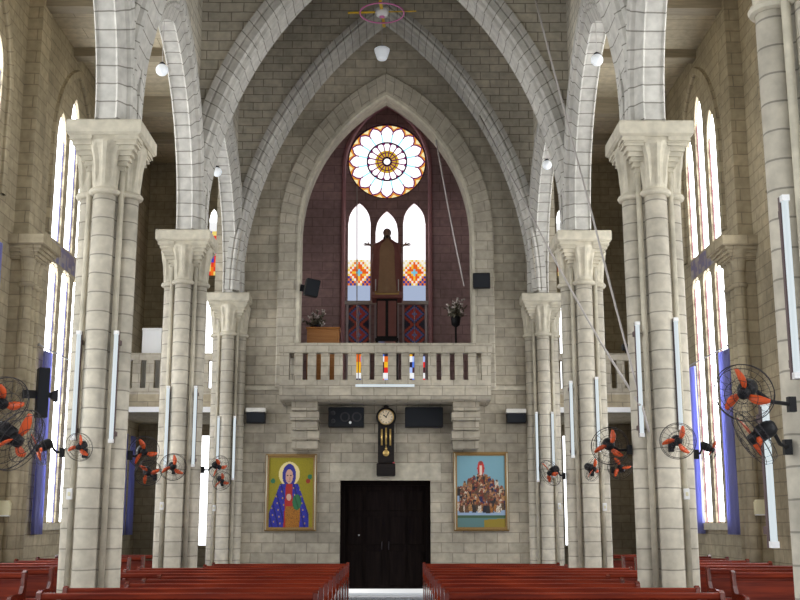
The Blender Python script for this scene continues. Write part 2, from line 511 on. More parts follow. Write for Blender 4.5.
    mb = MB(); open_wall(mb, 3.4, 7.4, 0, ZC+.2, fops, fm2, 0, .5, 6); struct(mb.build('wall_facade_'+nm, M['aisle']))
    w = MB(); st = MB()
    for o in fops:
        if o[2](0) > 8:
            def sg(u, v):
                random.seed(int(u*3)*31+int(v*12))
                return (1, 1, 1, 1) if v > .8 else random.choice([rgb(240, 120, 20), rgb(230, 50, 30), rgb(60, 60, 190), rgb(250, 220, 120)])
            panel(st, fm2, o[0], o[1], 8.6, 10.2, .06, 3, 12, sg)
            o = (o[0], o[1], lambda s: 10.2, o[3])
        fill(w, o, fm2, .06, 6)
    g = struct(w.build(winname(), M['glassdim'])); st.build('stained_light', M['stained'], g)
    # gallery end bay: tower side wall
    mb = MB(); p, q = sorted((sgn*3.3, sgn*3.9)); mb.box((p, YB+.5, 0), (q, YE, ZC)); struct(mb.build('wall_tower_'+nm, M['aisle']))

# nave end wall: doorway and loft arch
fmB = lambda s, z, d: Vector((s, YB+d, z))
LA, LH, LZ = 2.12, 3.62, 8.5
door_op = (-1.06, 1.06, lambda s: 0.0, lambda s: 2.58)
loft_op = (-LA, LA, lambda s: 4.75, lambda s: LZ+arch_h(LA, LH, s))
mb = MB(); open_wall(mb, -4.15, 4.15, 0, 16.7, [door_op, loft_op], fmB, 0, .6, 28)
struct(mb.build('wall_back', M['wall']))
# raised surround of the loft arch
mb = MB()
sweep_arch(mb, LA, LH, [(0.02, 0), (-.14, 0.0), (-.17, .03), (-.17, .47), (-.14, .5), (.02, .5)], lambda x, z, w: Vector((x, YB+w, LZ+z)), 24, LZ-4.75)
struct(mb.build('trim_3', M['tower']))
mb = MB()
sweep_arch(mb, LA-.07, LH-.07, [(0.55, 0.1), (.55, .03), (-.12, 0), (-.19, .03), (-.19, .10)], lambda x, z, w: Vector((x, YB+w, LZ+z)), 24, LZ-4.75)
struct(mb.build('trim_4', M['cap']))
# string course and door lintel
mb = MB()
for a, b in ((-3.4, -2.42), (2.42, 3.4)): mb.box((a, YB-.05, 4.70), (b, YB+.02, 4.79))
struct(mb.build('trim_5', M['cap']))
mb = MB(); mb.box((-1.3, YB-.012, 2.58), (1.3, YB+.02, 2.98)); struct(mb.build('trim_6', M['cap']))
# door
d = MB(); d.box((-1.06, YB+.28, 0), (-.96, YB+.5, 2.58)); d.box((.96, YB+.28, 0), (1.06, YB+.5, 2.58)); d.box((-.96, YB+.28, 2.47), (.96, YB+.5, 2.58))
dr = struct(d.build('door_1', M['door']))
for sx in (-1, 1):
    l = MB(); p, q = sorted((sx*.0, sx*.96)); l.box((p, YB+.34, .10), (q, YB+.42, 2.47))
    for z0_, z1_ in ((.18, .95), (1.1, 1.75), (1.88, 2.35)):
        for xa, xb in ((.1, .46), (.54, .88)):
            p, q = sorted((sx*xa, sx*xb)); l.cbox((p, YB+.315, z0_), (q, YB+.345, z1_), .012)
    leaf = l.build('door_leaf', M['door'], dr)
    h = MB(); h.tube([(sx*.08, YB+.34, 1.0), (sx*.08, YB+.27, 1.0), (sx*.08, YB+.27, 1.16), (sx*.08, YB+.34, 1.16)], .012, 8); h.build('door_handle', M['wire'], leaf)
w = MB(); w.ellipsoid((-.62, YB+.30, 1.32), .02, .015, .02, 10, 6); w.build('door_knob', M['steel'], dr)

# arcade walls, cross arches with the walls they carry, roof
ZR = 16.6
NA, NH = 3.45, 6.22
NHW = 6.98
for sgn, nm in ((-1, 'left'), (1, 'right')):
    fm = lambda s, z, d, sgn=sgn: Vector((sgn*(3.56+d), s, z))
    ops = []
    for c in BAYS: ops.append((c-2.43, c+2.43, lambda s: ZS, lambda s, c=c: ZS+.003+arch_h(2.43, 3.13, s-c)))
    mb = MB(); open_wall(mb, Y0, YB, ZS, ZR, ops, fm, 0, .28, 24)
    struct(mb.build('wall_arcade_'+nm, M['vault']))
for yy in (3.2,)+YS:
    ya, yb = (yy-.30, yy+.30) if yy < 26 else (25.22, YB+.01)
    fm = lambda s, z, d, ya=ya: Vector((s, ya+d, z))
    mb = MB(); open_wall(mb, -3.60, 3.60, ZS, ZR, [(-3.56, 3.56, lambda s: ZS, lambda s, h=(NHW if yy == 26.0 else NH): ZS+.003+arch_h(3.56, h+.16, s))], fm, 0, yb-ya, 40)
    struct(mb.build('wall_nave_arch', M['vault']))
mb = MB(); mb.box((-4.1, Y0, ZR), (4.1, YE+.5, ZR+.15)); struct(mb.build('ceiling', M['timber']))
def ribp(r):
    half = [(.44, r), (.44, r-.10), (.41, r-.13), (.44, r-.16), (.44, .13), (.40, .09), (.36, .10), (.34, .04), (.30, .0), (.26, .035)]
    return [(-.28, r)]+[(-w, q) for w, q in half]+[(w, q) for w, q in half[::-1]]+[(.28, r)]
tn = [6]
def trim(mb, mat):
    tn[0] += 1; return struct(mb.build('trim_%d' % tn[0], mat))
NA, NH = 3.45, 6.22
NHW = 6.98
for yy in (3.2,)+YS:
    mb = MB(); y = 25.62 if yy == 26.0 else yy
    sweep_arch(mb, NA, NHW if yy == 26.0 else NH, ribp(.32 if yy == 26.0 else .42), lambda x, z, w: Vector((x, y+w, ZS+z)), 26); trim(mb, M['rib'])
ARP = [(-.14, .50), (-.29, .50), (-.29, .34), (-.26, .30), (-.29, .26), (-.27, .21), (-.22, .20), (-.20, .15), (-.17, .06), (-.14, .0), (-.11, .03), (.11, .03), (.14, 0), (.17, .06), (.17, .20), (.20, .24), (.20, .5), (.14, .5)]
for sgn in (-1, 1):
    for c in BAYS[1:]:
        mb = MB(); sweep_arch(mb, 2.32, 3.0, ARP, lambda x, z, w: Vector((sgn*(3.70+w), c+x, ZS+z)), 20); trim(mb, M['rib'])
# ------------------------------------------------------------------ piers
def make_pier(label):
    t = thing('stone_column', label, 'column', (0, 0, 0), 0, 'clustered stone columns of the nave')
    b = MB()
    b.cbox((-.60, -.60, 0), (.60, .60, .22), .02); b.cbox((-.53, -.53, .22), (.53, .53, .36), .04)
    b.build('base', M['cap'], t)
    c = MB()
    ang = [(.24, -.10), (.24, .10), (.10, .24), (-.10, .24), (-.24, .10), (-.24, -.10), (-.10, -.24), (.10, -.24)]
    c.rings([[Vector((x, y, z)) for x, y in ang] for z in (.36, 6.45)], True, True, False, ([0, .28, .5, .78, 1.0, 1.28, 1.5, 1.78, 2.0], (.36, 6.45)))
    c.build('core', M['rings'], t)
    for dx, dy in ((1, 0), (-1, 0), (0, 1), (0, -1)):
        s = MB(); s.lathe([(.19, .36), (.19, .44), (.15, .50), (.15, 5.96)], (dx*.25, dy*.25, 0), 24); s.build('shaft', M['rings'], t)
    for dx in (-1, 1):
        for dy in (-1, 1):
            s = MB(); s.lathe([(.04, .36), (.04, 6.32)], (dx*.215, dy*.215, 0), 10); s.build('colonette', M['cap'], t)
    k = MB()
    for dx, dy in ((1, 0), (-1, 0), (0, 1), (0, -1)):
        # fluted flaring bell over each shaft
        n = 32; rs = []
        for r, z, fl in ((.165, 5.94, 0), (.20, 5.955, 0), (.215, 5.985, 0), (.20, 6.015, 0), (.17, 6.035, 0), (.165, 6.09, .35), (.165, 6.22, 1), (.175, 6.36, 1), (.20, 6.48, 1), (.24, 6.58, 1), (.26, 6.64, .5), (.26, 6.68, 0)):
            rs.append([Vector((dx*(.245-.03*(z > 6.5))+(r+(.020*fl if j % 4 < 2 else -.014*fl))*math.cos(2*PI*j/n), dy*(.245-.03*(z > 6.5))+(r+(.020*fl if j % 4 < 2 else -.014*fl))*math.sin(2*PI*j/n), z)) for j in range(n)])
        k.rings(rs, True, True, False)
    for dx in (-1, 1):
        for dy in (-1, 1):
            # stepped corner mouldings under the abacus
            for q in range(7):
                w = .255+.034*q; za = 6.30+.064*q
                x0, x1 = sorted((dx*.16, dx*w)); y0, y1 = sorted((dy*.16, dy*w))
                k.rings([[Vector((X, Y, z)) for X, Y in ((x0, y0), (x1, y0), (x1, y1), (x0, y1))] for z in (za, za+.064)], True, True)
                # bead at the foot of each step
                k.box((x0, y0, za-.004), (x1, y1, za+.012), Matrix.Translation((dx*.006, dy*.006, 0)))
    k.box((-.44, -.44, 6.66), (.44, .44, 6.76))
    k.build('capital', M['cap'], t)
    a = MB(); a.rings([[Vector((sx*w, sy*w, z)) for sx, sy in ((-1, -1), (1, -1), (1, 1), (-1, 1))] for w, z in ((.47, 6.74), (.505, 6.77), (.505, ZS-.02), (.495, ZS))], True, True)
    a.build('abacus', M['cap'], t)
    return t
side = {-1: 'left', 1: 'right'}
LBL = {(-1, 8.9): 'grey clustered stone column nearest the camera on the left side of the nave',
       (1, 8.9): 'huge grey stone column cut off by the right picture edge, big black fan on it',
       (-1, 14.6): 'tall pale clustered column at left with a fan and two light tubes, nearest whole one there',
       (1, 14.6): 'tall pale clustered column at right with a fan and two light tubes, nearest whole one there',
       (-1, 20.3): 'middle clustered column of the left row, between the front column and the end wall',
       (1, 20.3): 'middle clustered column of the right row, between the front column and the end wall',
       (-1, 26.0): 'slender half column set against the end wall, left of the icon painting',
       (1, 26.0): 'slender half column set against the end wall, right of the crowd painting'}
pier = None
for (sgn, yy), lb in LBL.items():
    if pier is None:
        pier = make_pier(lb); pier.location = (sgn*NX, yy, 0)
    else:
        dup(pier, (sgn*NX, yy, 0), None, lb)

# ------------------------------------------------------------------ loft room and tower window
mb = MB(); mb.box((-3.3, YB+.6, 4.3), (3.3, YE, 4.72)); mb.box((-LA, YB, 4.5), (LA, YB+.6, 4.74)); struct(mb.build('floor_loft', M['plaster']))
mb = MB()
for sx in (-1, 1):
    p, q = sorted((sx*2.55, sx*3.3)); mb.box((p, YB+.6, 4.7), (q, YE, 14.8))
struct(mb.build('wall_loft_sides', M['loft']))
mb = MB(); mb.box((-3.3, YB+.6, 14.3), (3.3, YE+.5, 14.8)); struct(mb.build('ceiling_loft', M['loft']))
# rose at the height of the photo
RZ = P(387, 161, YE).z; RX = P(387, 161, YE).x; RR = 39.5/F*YE/.955
def zat(v, Y=YE): return P(387, v, Y).z
fmL = lambda s, z, d: Vector((RX+s, YE+d, z))
rose_op = (-RR, RR, lambda s: RZ-math.sqrt(max(0, RR*RR-s*s)), lambda s: RZ+math.sqrt(max(0, RR*RR-s*s)))
LP = .80; LW = .325
zb = 5.15
lz = [zat(203), zat(211), zat(203)]
lops = []
for k in (-1, 0, 1):
    lops.append((k*LP-LW, k*LP+LW, lambda s: zb, lambda s, k=k: lz[k+1]-.62+arch_h(LW, .62, s-k*LP)))
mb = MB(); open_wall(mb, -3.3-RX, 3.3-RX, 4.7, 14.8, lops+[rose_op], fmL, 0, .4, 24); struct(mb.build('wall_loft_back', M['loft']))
# pointed rib round the window
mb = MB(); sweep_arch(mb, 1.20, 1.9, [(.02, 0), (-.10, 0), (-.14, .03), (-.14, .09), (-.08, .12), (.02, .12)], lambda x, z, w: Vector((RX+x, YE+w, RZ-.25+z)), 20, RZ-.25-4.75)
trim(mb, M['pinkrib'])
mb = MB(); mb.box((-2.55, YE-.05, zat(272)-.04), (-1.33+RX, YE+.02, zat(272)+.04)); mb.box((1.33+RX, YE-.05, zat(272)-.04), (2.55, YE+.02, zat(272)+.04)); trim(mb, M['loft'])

# lancet glass
z_st0, z_st1, z_pale = zat(285), zat(259), zat(303)
def star(u, v):
    a, b = abs(u-.5)*2, abs(v-.5)*2
    r = a+b
    if r < .28: return rgb(120, 200, 225)
    if r < .75: return rgb(235, 95, 25) if (int(u*9)+int(v*9)) % 3 else rgb(250, 190, 60)
    if r < 1.0: return rgb(250, 240, 230)
    if r < 1.25: return rgb(235, 120, 30) if int(v*11) % 2 else rgb(250, 205, 80)
    if v > .55: return rgb(250, 235, 190) if int(u*11)+int(v*11) & 1 else (1, 1, 1, 1)
    return rgb(50, 55, 150) if int(u*11)+int(v*11) & 1 else rgb(225, 120, 50)
g = MB(); sg = MB(); dm = MB(); pl = MB(); lo = MB()
for k in (-1, 0, 1):
    o = lops[k+1]
    if k:
        fill(g, (o[0], o[1], lambda s: z_st1, o[3]), fmL, .08, 16)
        panel(sg, fmL, o[0], o[1], z_st0, z_st1, .08, 11, 11, star)
        panel(pl, fmL, o[0], o[1], z_pale, z_st0, .08, 1, 1, lambda u, v: (.62, .74, 1, 1))
    else:
        fill(g, (o[0], o[1], lambda s: z_pale, o[3]), fmL, .08, 16)
    zl = zat(345)
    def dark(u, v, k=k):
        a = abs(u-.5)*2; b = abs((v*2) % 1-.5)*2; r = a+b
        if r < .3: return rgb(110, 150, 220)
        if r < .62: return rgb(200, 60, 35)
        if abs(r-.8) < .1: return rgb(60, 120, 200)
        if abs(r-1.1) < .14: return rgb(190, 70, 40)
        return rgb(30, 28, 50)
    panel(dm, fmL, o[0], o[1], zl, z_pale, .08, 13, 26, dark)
    def low(u, v, k=k):
        random.seed(int(u*5)*17+int(v*9)*5+k)
        if .3 < v < .5: return (1, 1, 1, 1)
        return random.choice([rgb(40, 35, 60), rgb(70, 30, 40), rgb(230, 40, 40), rgb(250, 190, 40), rgb(90, 130, 240), rgb(255, 255, 255), rgb(180, 200, 255), rgb(240, 110, 30)])
    panel(lo, fmL, o[0], o[1], zb, zl, .08, 5, 9, low)
wl = struct(g.build(winname(), M['glassrose']))
sg.build('stained_panel', M['stained'], wl); pl.build('pale_panel', M['glasspale'], wl)
dm.build('shaded_stained_panel', M['staineddim'], wl); lo.build('lower_stained_panel', M['stained'], wl)
br = MB()
for x in (-LP-LW, -LP+LW, -LW, LW, LP-LW, LP+LW):
    br.box((RX+x-.03, YE-.02, zb), (RX+x+.03, YE+.08, z_pale))
for x in (-LP, LP): br.box((RX+x-.012, YE+.04, zb), (RX+x+.012, YE+.079, z_pale))
br.build('mullion', M['lancetbar'], wl)
br = MB(); br.box((RX-LP-LW-.1, YE-.09, z_pale-.05), (RX+LP+LW+.1, YE+.08, z_pale+.05)); br.build('transom', M['plaster'], wl)

# rose glass
def pol(r, a): return fmL(r*math.sin(a), RZ+r*math.cos(a), .08)
g = MB(); NP = 16
def poly(pts, mi): 
    i = len(g.v); g.v += [tuple(p) for p in pts]; g.face(range(i, i+len(pts)), mi=mi)
r0, r1, r2, r3, r4 = .10*RR, .235*RR, .50*RR, .95*RR, RR
poly([pol(r0, 2*PI*k/24) for k in range(24)], 0)
for k in range(NP):
    a = 2*PI*k/NP; h = PI/NP
    poly([pol(r0, a-h), pol(r0, a+h), pol(r1, a+h), pol(r1, a-h)], 2)
    # inner petals with gold feet
    poly([pol(r1, a-h), pol(r1, a+h), pol(r1*1.3, a+h), pol(r1*1.3, a-h)], 2)
    poly([pol(r1*1.3, a-h), pol(r1*1.3, a+h), pol(r2, a+h), pol(r2, a-h)], 0)
    rm = .80*RR
    poly([pol(r2, a-h), pol(r2, a+h), pol(rm, a+h), pol(.88*RR, a+h*.62), pol(r3, a), pol(.88*RR, a-h*.62), pol(rm, a-h)], 0)
    # spandrel to the rim, split in amber edge and white middle
    b = a+h
    poly([pol(rm, b), pol(.88*RR, b-h*.62), pol(r3, b-h), pol(r4, b-h), pol(r4, b-h*.5), pol(.93*RR, b-h*.3), pol(.88*RR, b)], 1)
    poly([pol(rm, b), pol(.88*RR, b), pol(.93*RR, b+h*.3), pol(r4, b+h*.5), pol(r4, b+h), pol(r3, b+h), pol(.88*RR, b+h*.62)], 1)
    poly([pol(.88*RR, b), pol(.93*RR, b-h*.3), pol(r4*.985, b-h*.45), pol(r4*.985, b+h*.45), pol(.93*RR, b+h*.3)], 3)
    poly([pol(r4*.985, b-h*.45), pol(r4, b-h*.5), pol(r4, b+h*.5), pol(r4*.985, b+h*.45)], 1)
rw = struct(g.build(winname(), [M['glassrose'], M['glassamber'], M['glassgold'], emit('straw_glass', (1, .85, .45, 1), 1.4)]))
def polt(r, a): return fmL(r*math.sin(a), RZ+r*math.cos(a), .06)
t = MB()
for r, w in ((r0*1.05, .032), (r1, .015), (r2, .026), (RR*.995, .04)):
    t.tube([polt(r, 2*PI*k/48) for k in range(48)], w, 6, True)
t.build('lead_ring', M['lead'], rw)
cy = MB(); t = MB()
for k in range(NP):
    a = 2*PI*k/NP; h = PI/NP
    t.tube([polt(r0, a+h), polt(r2, a+h)], .019, 6)
    cy.tube([polt(r2, a+h), polt(.72*RR, a+h)], .023, 6)
    t.tube([polt(.70*RR, a+h), polt(.80*RR, a+h), polt(.88*RR, a+h*.62), polt(r3, a), polt(r4, a)], .022, 6)
    t.tube([polt(.80*RR, a-h), polt(.88*RR, a-h*.62), polt(r3, a)], .022, 6)
    t.ellipsoid(polt(r2*.97, a+h), .055, .02, .055, 8, 6)
t.build('petal_fringe_glow', emit('crimson_fringe_glow', (.42, .03, .26, 1), .55), rw)  # petal leads made to glow, imitating pink fringing round the bright glass
cy.build('blue_bar', M['glassblue'], rw)

# ------------------------------------------------------------------ balcony
YF = 25.05
bal = thing('balcony', 'stone balcony with a balustrade of flat posts above the dark door', 'balcony', (0, YB, 4.45))
def bl(lo, hi): return (Vector(lo)-Vector((0, YB, 4.45)), Vector(hi)-Vector((0, YB, 4.45)))
zr0, zr1 = P(386, 353, YF).z, P(386, 343, YF).z
zbse0, zbse1 = P(386, 388, YF).z, P(386, 380, YF).z
BX = 2.42
mb = MB()
prof = [(YF, zbse0), (YF, zbse0-.16), (YF+.05, zbse0-.24), (YF+.12, zbse0-.27), (YB-.002, zbse0-.30), (YB-.002, zbse0)]
mb.rings([[Vector((x, y-YB, z-4.45)) for y, z in prof] for x in (-BX, BX)], True, True); mb.build('slab', M['tower'], bal)
mb = MB(); mb.cbox(*bl((-BX-.03, YF-.04, zr0), (BX+.03, YF+.22, zr1)), .02)
for sx in (-1, 1):
    p, q = sorted((sx*(BX-.22), sx*(BX+.02))); mb.cbox(*bl((p, YF+.2, zr0), (q, YB-.19, zr1)), .02)
mb.build('top_rail', M['tower'], bal)
mb = MB(); mb.box(*bl((-BX, YF-.02, zbse0), (BX, YF+.2, zbse1)))
for sx in (-1, 1):
    p, q = sorted((sx*(BX-.2), sx*BX)); mb.box(*bl((p, YF+.2, zbse0), (q, YB-.19, zbse1)))
mb.build('bottom_rail', M['tower'], bal)
for sx in (-1, 1):
    mb = MB(); p, q = sorted((sx*(BX-.21), sx*BX)); mb.box(*bl((p, YF, zbse1), (q, YF+.2, zr0))); mb.build('end_post', M['tower'], bal)
GP = (2*BX-.42-14*.195)/15
for k in range(14):
    x = -BX+.21+GP+k*(GP+.195)
    mb = MB(); mb.box(*bl((x, YF+.03, zbse1), (x+.195, YF+.17, zr0))); mb.build('baluster', M['tower'], bal)
for sx in (-1, 1):
    mb = MB()
    zt = zbse0-.27; n = 5
    zl = P(386, 449, 25.5).z
    for q in range(n):
        z1_ = zt-(zt-zl)*q/n; z0_ = zt-(zt-zl)*(q+1)/n
        dep = .72-.10*q*.9; w = .30+(0.03 if q % 2 else 0)
        c = sx*1.87
        mb.cbox(*bl((c-w, YB-dep, z0_+.006), (c+w, YB-.002, z1_)), .015)
    c = sx*2.05
    mb.build('bracket', M['wall'], bal)

# galleries at the aisle ends
for sgn in (-1, 1):
    sd = side[sgn]
    gt = thing('gallery', 'small stone gallery with slotted parapet between columns at the %s aisle end' % sd, 'gallery', (sgn*5.4, 26.2, 4.2), 0, 'galleries at the aisle ends')
    def gl(mb, x0, y0, z0, x1, y1, z1):
        p, q = sorted((sgn*x0-sgn*5.4, sgn*x1-sgn*5.4)); mb.box((p, y0-26.2, z0-4.2), (q, y1-26.2, z1-4.2))
    zt, z2, z1_, z0_ = P(150, 353, 26.2).z, P(150, 360, 26.2).z, P(150, 388, 26.2).z, P(150, 412, 26.2).z
    mb = MB(); gl(mb, 3.91, 26.2, z0_+.12, 6.94, YE-.01, z1_-.15); mb.build('deck', M['aisle'], gt)
    mb = MB(); gl(mb, 3.91, 26.16, z0_, 6.94, 26.3, z0_+.12); mb.build('edge_band', M['white'], gt)
    mb = MB(); gl(mb, 3.91, 26.2, z1_-.15, 6.94, 26.4, z1_); gl(mb, 3.91, 26.2, z2, 6.94, 26.4, zt); mb.build('parapet_rail', M['tower'], gt)
    for k in range(10):
        x = 3.93+k*.325
        mb = MB(); gl(mb, x, 26.22, z1_, x+.19, 26.38, z2); mb.build('baluster', M['tower'], gt)

# ------------------------------------------------------------------ pews
pew_cache = {}
def pew(x0, x1, y, label, group):
    L = round(x1-x0, 3)
    if L in pew_cache:
        return dup(pew_cache[L], ((x0+x1)/2, y, 0), None, label, group)
    t = thing('church_pew', label, 'pew', ((x0+x1)/2, y, 0), 0, group)
    h = L/2
    s = MB(); s.cbox((-h+.05, -.24, .42), (h-.05, .20, .46), .012); s.build('seat', M['pew'], t)
    s = MB(); R = Matrix.Rotation(-.12, 4, 'X')
    s.cbox((-h+.05, .20, .56), (h-.05, .225, .80), .008, R); s.build('backrest', M['pew'], t)
    s = MB(); s.cbox((-h+.04, .265, .80), (h-.04, .335, .87), .014); s.build('top_rail', M['pew'], t)
    s = MB(); s.cbox((-h+.05, .27, .20), (h-.05, .295, .30), .006); s.build('stretcher', M['pewdark'], t)
    for sx in (-1, 1):
        s = MB()
        prof = [(-.30, 0), (.34, 0), (.34, .12), (.30, .3), (.31, .60), (.345, .88), (.30, .895), (.25, .87), (.22, .72), (.16, .64), (-.12, .64), (-.24, .625), (-.265, .59), (-.24, .55), (-.20, .50), (-.22, .3), (-.30, .12)]
        xs = (sx*(h-.05), sx*h)
        s.rings([[Vector((x, yy, z)) for yy, z in prof] for x in sorted(xs)], True, True); s.build('end_panel', M['pewdark'], t)
    pew_cache[L] = t
    return t
ORD = ['last', 'second last', 'third last', 'fourth last', 'fifth last', 'sixth last', 'seventh last', 'eighth last', 'ninth last', 'tenth last', 'eleventh last']
prow = [20.35-.95*k for k in range(10)]
for k, y in enumerate(prow):
    long_ = min(abs(y-c) for c in YS) > 1.15
    xl = (-4.05 if y > 14 else -3.6) if long_ else -3.12
    if k == 0: xl = -3.12
    pew(xl, -.62, y, 'red-brown wooden pew left of the centre passage, %s row before the door' % ORD[k], 'pews left of the centre passage')
    xr = 0
    pew(.72, .72+(-.62-xl), y, 'red-brown wooden pew right of the centre passage, %s row before the door' % ORD[k], 'pews right of the centre passage')
for sgn in (-1, 1):
    for k in range(8):
        y = 22.4-1.15*k
        if abs(y-20.3) < .1: y -= .2
        x0, x1 = sorted((sgn*4.55, sgn*6.25))
        pew(x0, x1, y, 'dark red wooden pew in the %s aisle under the windows, %s row from the back' % (side[sgn], ORD[k].replace(' last', '').replace('last', 'first')), 'pews in the %s aisle' % side[sgn]).scale = (1, 1, 1.12)

# ------------------------------------------------------------------ curtains
def curtain(sgn, yc, w, z0, z1, label, seed=1, off=.12):
    random.seed(seed)
    mb = MB(); n = 28; x = sgn*(WX-off)
    for face in (0, 1):
        pass
    rows = []
    for j in range(9):
        z = z1+(z0-z1)*j/8
        row = []
        for i in range(n+1):
            s = i/n
            amp = .035+.025*j/8
            pin = 1-.12*math.sin(PI*j/8)
            row.append(Vector((x+amp*math.sin(s*PI*2*5+.3*math.sin(j*.7+seed)), yc+(s-.5)*w*pin, z)))
        rows.append(row)
    back = [[p+Vector((sgn*.006, 0, 0)) for p in r] for r in rows]
    i0 = len(mb.v)
    mb.rings([r+b[::-1] for r, b in zip(rows, back)], True, True, True)
    o = mb.build('curtain', M['curtain']); tag(o, label, 'curtain', 'blue window curtains')
for sgn in (-1, 1):
    sd = side[sgn]
    for nm, off in (('nearer', -1.30 if sgn > 0 else -.98), ('farther', 1.22)):
        curtain(sgn, 23.15+off, .62 if sgn > 0 else .5, 1.38, 5.0, 'blue curtain on the %s side of the tall %s aisle window' % (nm, sd), 3+sgn+int(off))
    mb = MB(); x = sgn*(WX-.12)
    mb.tube([(x, 23.15-1.6, 5.06), (x, 23.15+1.6, 5.06)], .014, 8)
    for e in (-1.6, 1.6): mb.ellipsoid((x, 23.15+e, 5.06), .03, .03, .03, 8, 6)
    for e in (-1.5, 1.5): mb.tube([(x, 23.15+e, 5.06), (sgn*WX, 23.15+e, 5.06)], .008, 6)
    tag(mb.build('curtain_rod', M['steel']), 'thin curtain rod across the tall %s aisle window' % sd, 'curtain rod')
curtain(-1, 17.45+1.5, .42, 3.2, 6.5, 'blue curtain at the extreme left picture edge, hung high', 11)
curtain(-1, 28.6-.35, .5, 1.3, 3.85, 'blue curtain under the left aisle gallery, between two columns', 13, .3)
curtain(-1, 28.6+.75, .4, 1.3, 3.85, 'deeper blue curtain under the left gallery, next to the dark wall', 14, .25)

# ------------------------------------------------------------------ light tubes
tube0 = None
def light_tube(u, v0, v1, Y, label, dep=.12):
    a, b = P(u, v0, Y), P(u, v1, Y)
    L = a.z-b.z
    t = thing('wall_lamp', label, 'light tube', (b.x, Y, b.z), 0, 'upright fluorescent tubes on the columns')
    m = MB(); m.box((-.03, .018, 0), (.03, .06, L)); m.box((-.02, .06, .1), (.02, dep, .16)); m.box((-.02, .06, L-.16), (.02, dep, L-.1)); m.build('batten', M['tubeback'], t)
    m = MB(); m.lathe([(.02, .03), (.028, .05), (.028, L-.05), (.02, L-.03)], (0, -.012, 0), 10); m.build('tube', M['tube'], t)
    for z in (.0, L-.05):
        m = MB(); m.box((-.03, -.042, z), (.03, .018, z+.05)); m.build('end_cap', M['white'], t)
    return t
# front faces of the piers carry the tubes
TB = [(73, 331, 440, 14.22, 'white upright light tube on the outer flank of the left front column', .20),
      (111, 331, 443, 14.24, 'white upright light tube on the passage side of the left front column', .22),
      (165, 386, 468, 19.92, 'white upright light tube on the outer flank of the left middle column', .20),
      (193, 386, 467, 19.94, 'white upright light tube on the passage side of the left middle column', .22),
      (217, 416, 470, 25.62, 'white upright light tube on the outer flank of the left end wall column', .20),
      (233, 416, 480, 25.64, 'white upright light tube on the inner flank of the left end wall column', .22),
      (538, 412, 482, 25.64, 'white upright light tube on the inner flank of the right end wall column', .22),
      (554, 412, 478, 25.62, 'white upright light tube on the outer flank of the right end wall column', .20),
      (573, 381, 458, 19.94, 'white upright light tube on the passage side of the right middle column', .22),
      (599, 377, 452, 19.92, 'white upright light tube on the outer flank of the right middle column', .20),
      (642, 322, 437, 14.24, 'white upright light tube on the passage side of the right front column', .22),
      (681, 318, 430, 14.22, 'white upright light tube on the outer flank of the right front column', .20),
      (797, 196, 379, 8.44, 'white upright light tube high on the cut-off column at the right edge', .10),
      (774, 400, 548, 8.50, 'white upright light tube low on the cut-off column, below the big fan', .16)]
for a in TB: light_tube(*a)
t = thing('wall_lamp', 'white level light tube under the balcony balustrade', 'light tube', (P(385, 386, YF).x, YF-.075, P(385, 386, YF).z))
m = MB(); m.box((-.68, .0, -.03), (.68, .035, .03)); m.build('batten', M['white'], t)
m = MB(); m.tube([(-.66, -.02, 0), (.66, -.02, 0)], .028, 10); m.build('tube', M['tube'], t)

# ------------------------------------------------------------------ wall fans
fan_mesh = {}
def fan_parts():
    R = .25
    m = MB(); m.lathe([(.02, .02), (.055, .03), (.075, .06), (.075, .16), (.05, .20), (.015, .21)], (0, 0, 0), 16, Matrix.Rotation(-PI/2, 4, 'X')); fan_mesh['motor'] = (m, M['black'])
    m = MB(); m.lathe([(.01, -.045), (.045, -.04), (.05, 0), (.05, .03), (.02, .035)], (0, 0, 0), 14, Matrix.Rotation(-PI/2, 4, 'X')); fan_mesh['hub'] = (m, M['black'])
    for k in range(3):
        a0 = 2*PI*k/3
        m = MB(); rs = []
        for q in range(7):
            f = q/6; r = .04+f*.18; sw = .35*f
            w = .016+.024*math.sin(PI*min(1, f*1.05))
            tw = .55-.25*f
            c = Vector((math.cos(a0+sw)*r, 0, math.sin(a0+sw)*r)); tg = Vector((-math.sin(a0+sw), 0, math.cos(a0+sw)))
            d = tg*math.cos(tw)+Vector((0, 1, 0))*math.sin(tw)
            n_ = Vector((math.cos(a0+sw), 0, math.sin(a0+sw))).cross(d)*.003
            rs.append([c-d*w-n_, c+d*w-n_, c+d*w+n_, c-d*w+n_])
        m.rings(rs, True, True, True); fan_mesh['blade%d' % k] = (m, M['orange'])
    m = MB()
    for y, r in ((-.05, R*.93), (.0, R), (.055, R*.93), (-.085, R*.55), (-.095, R*.25), (.075, R*.5)):
        m.tube([(r*math.cos(2*PI*j/32), y, r*math.sin(2*PI*j/32)) for j in range(32)], .0028 if y else .0045, 6, True)
    for k in range(20):
        a = 2*PI*k/20; c, s = math.cos(a), math.sin(a)
        m.tube([(.03*c, -.10, .03*s), (R*.55*c, -.085, R*.55*s), (R*.93*c, -.05, R*.93*s), (R*c, 0, R*s), (R*.93*c, .055, R*.93*s), (R*.5*c, .075, R*.5*s), (.05*c, .08, .05*s)], .0014, 5)
    m.lathe([(.005, -.012), (.04, -.008), (.04, .0), (.01, .004)], (0, 0, .1), 14, Matrix.Rotation(-PI/2, 4, 'X'))
    fan_mesh['cage'] = (m, M['wire'])
fan_parts()
fan_built = {}
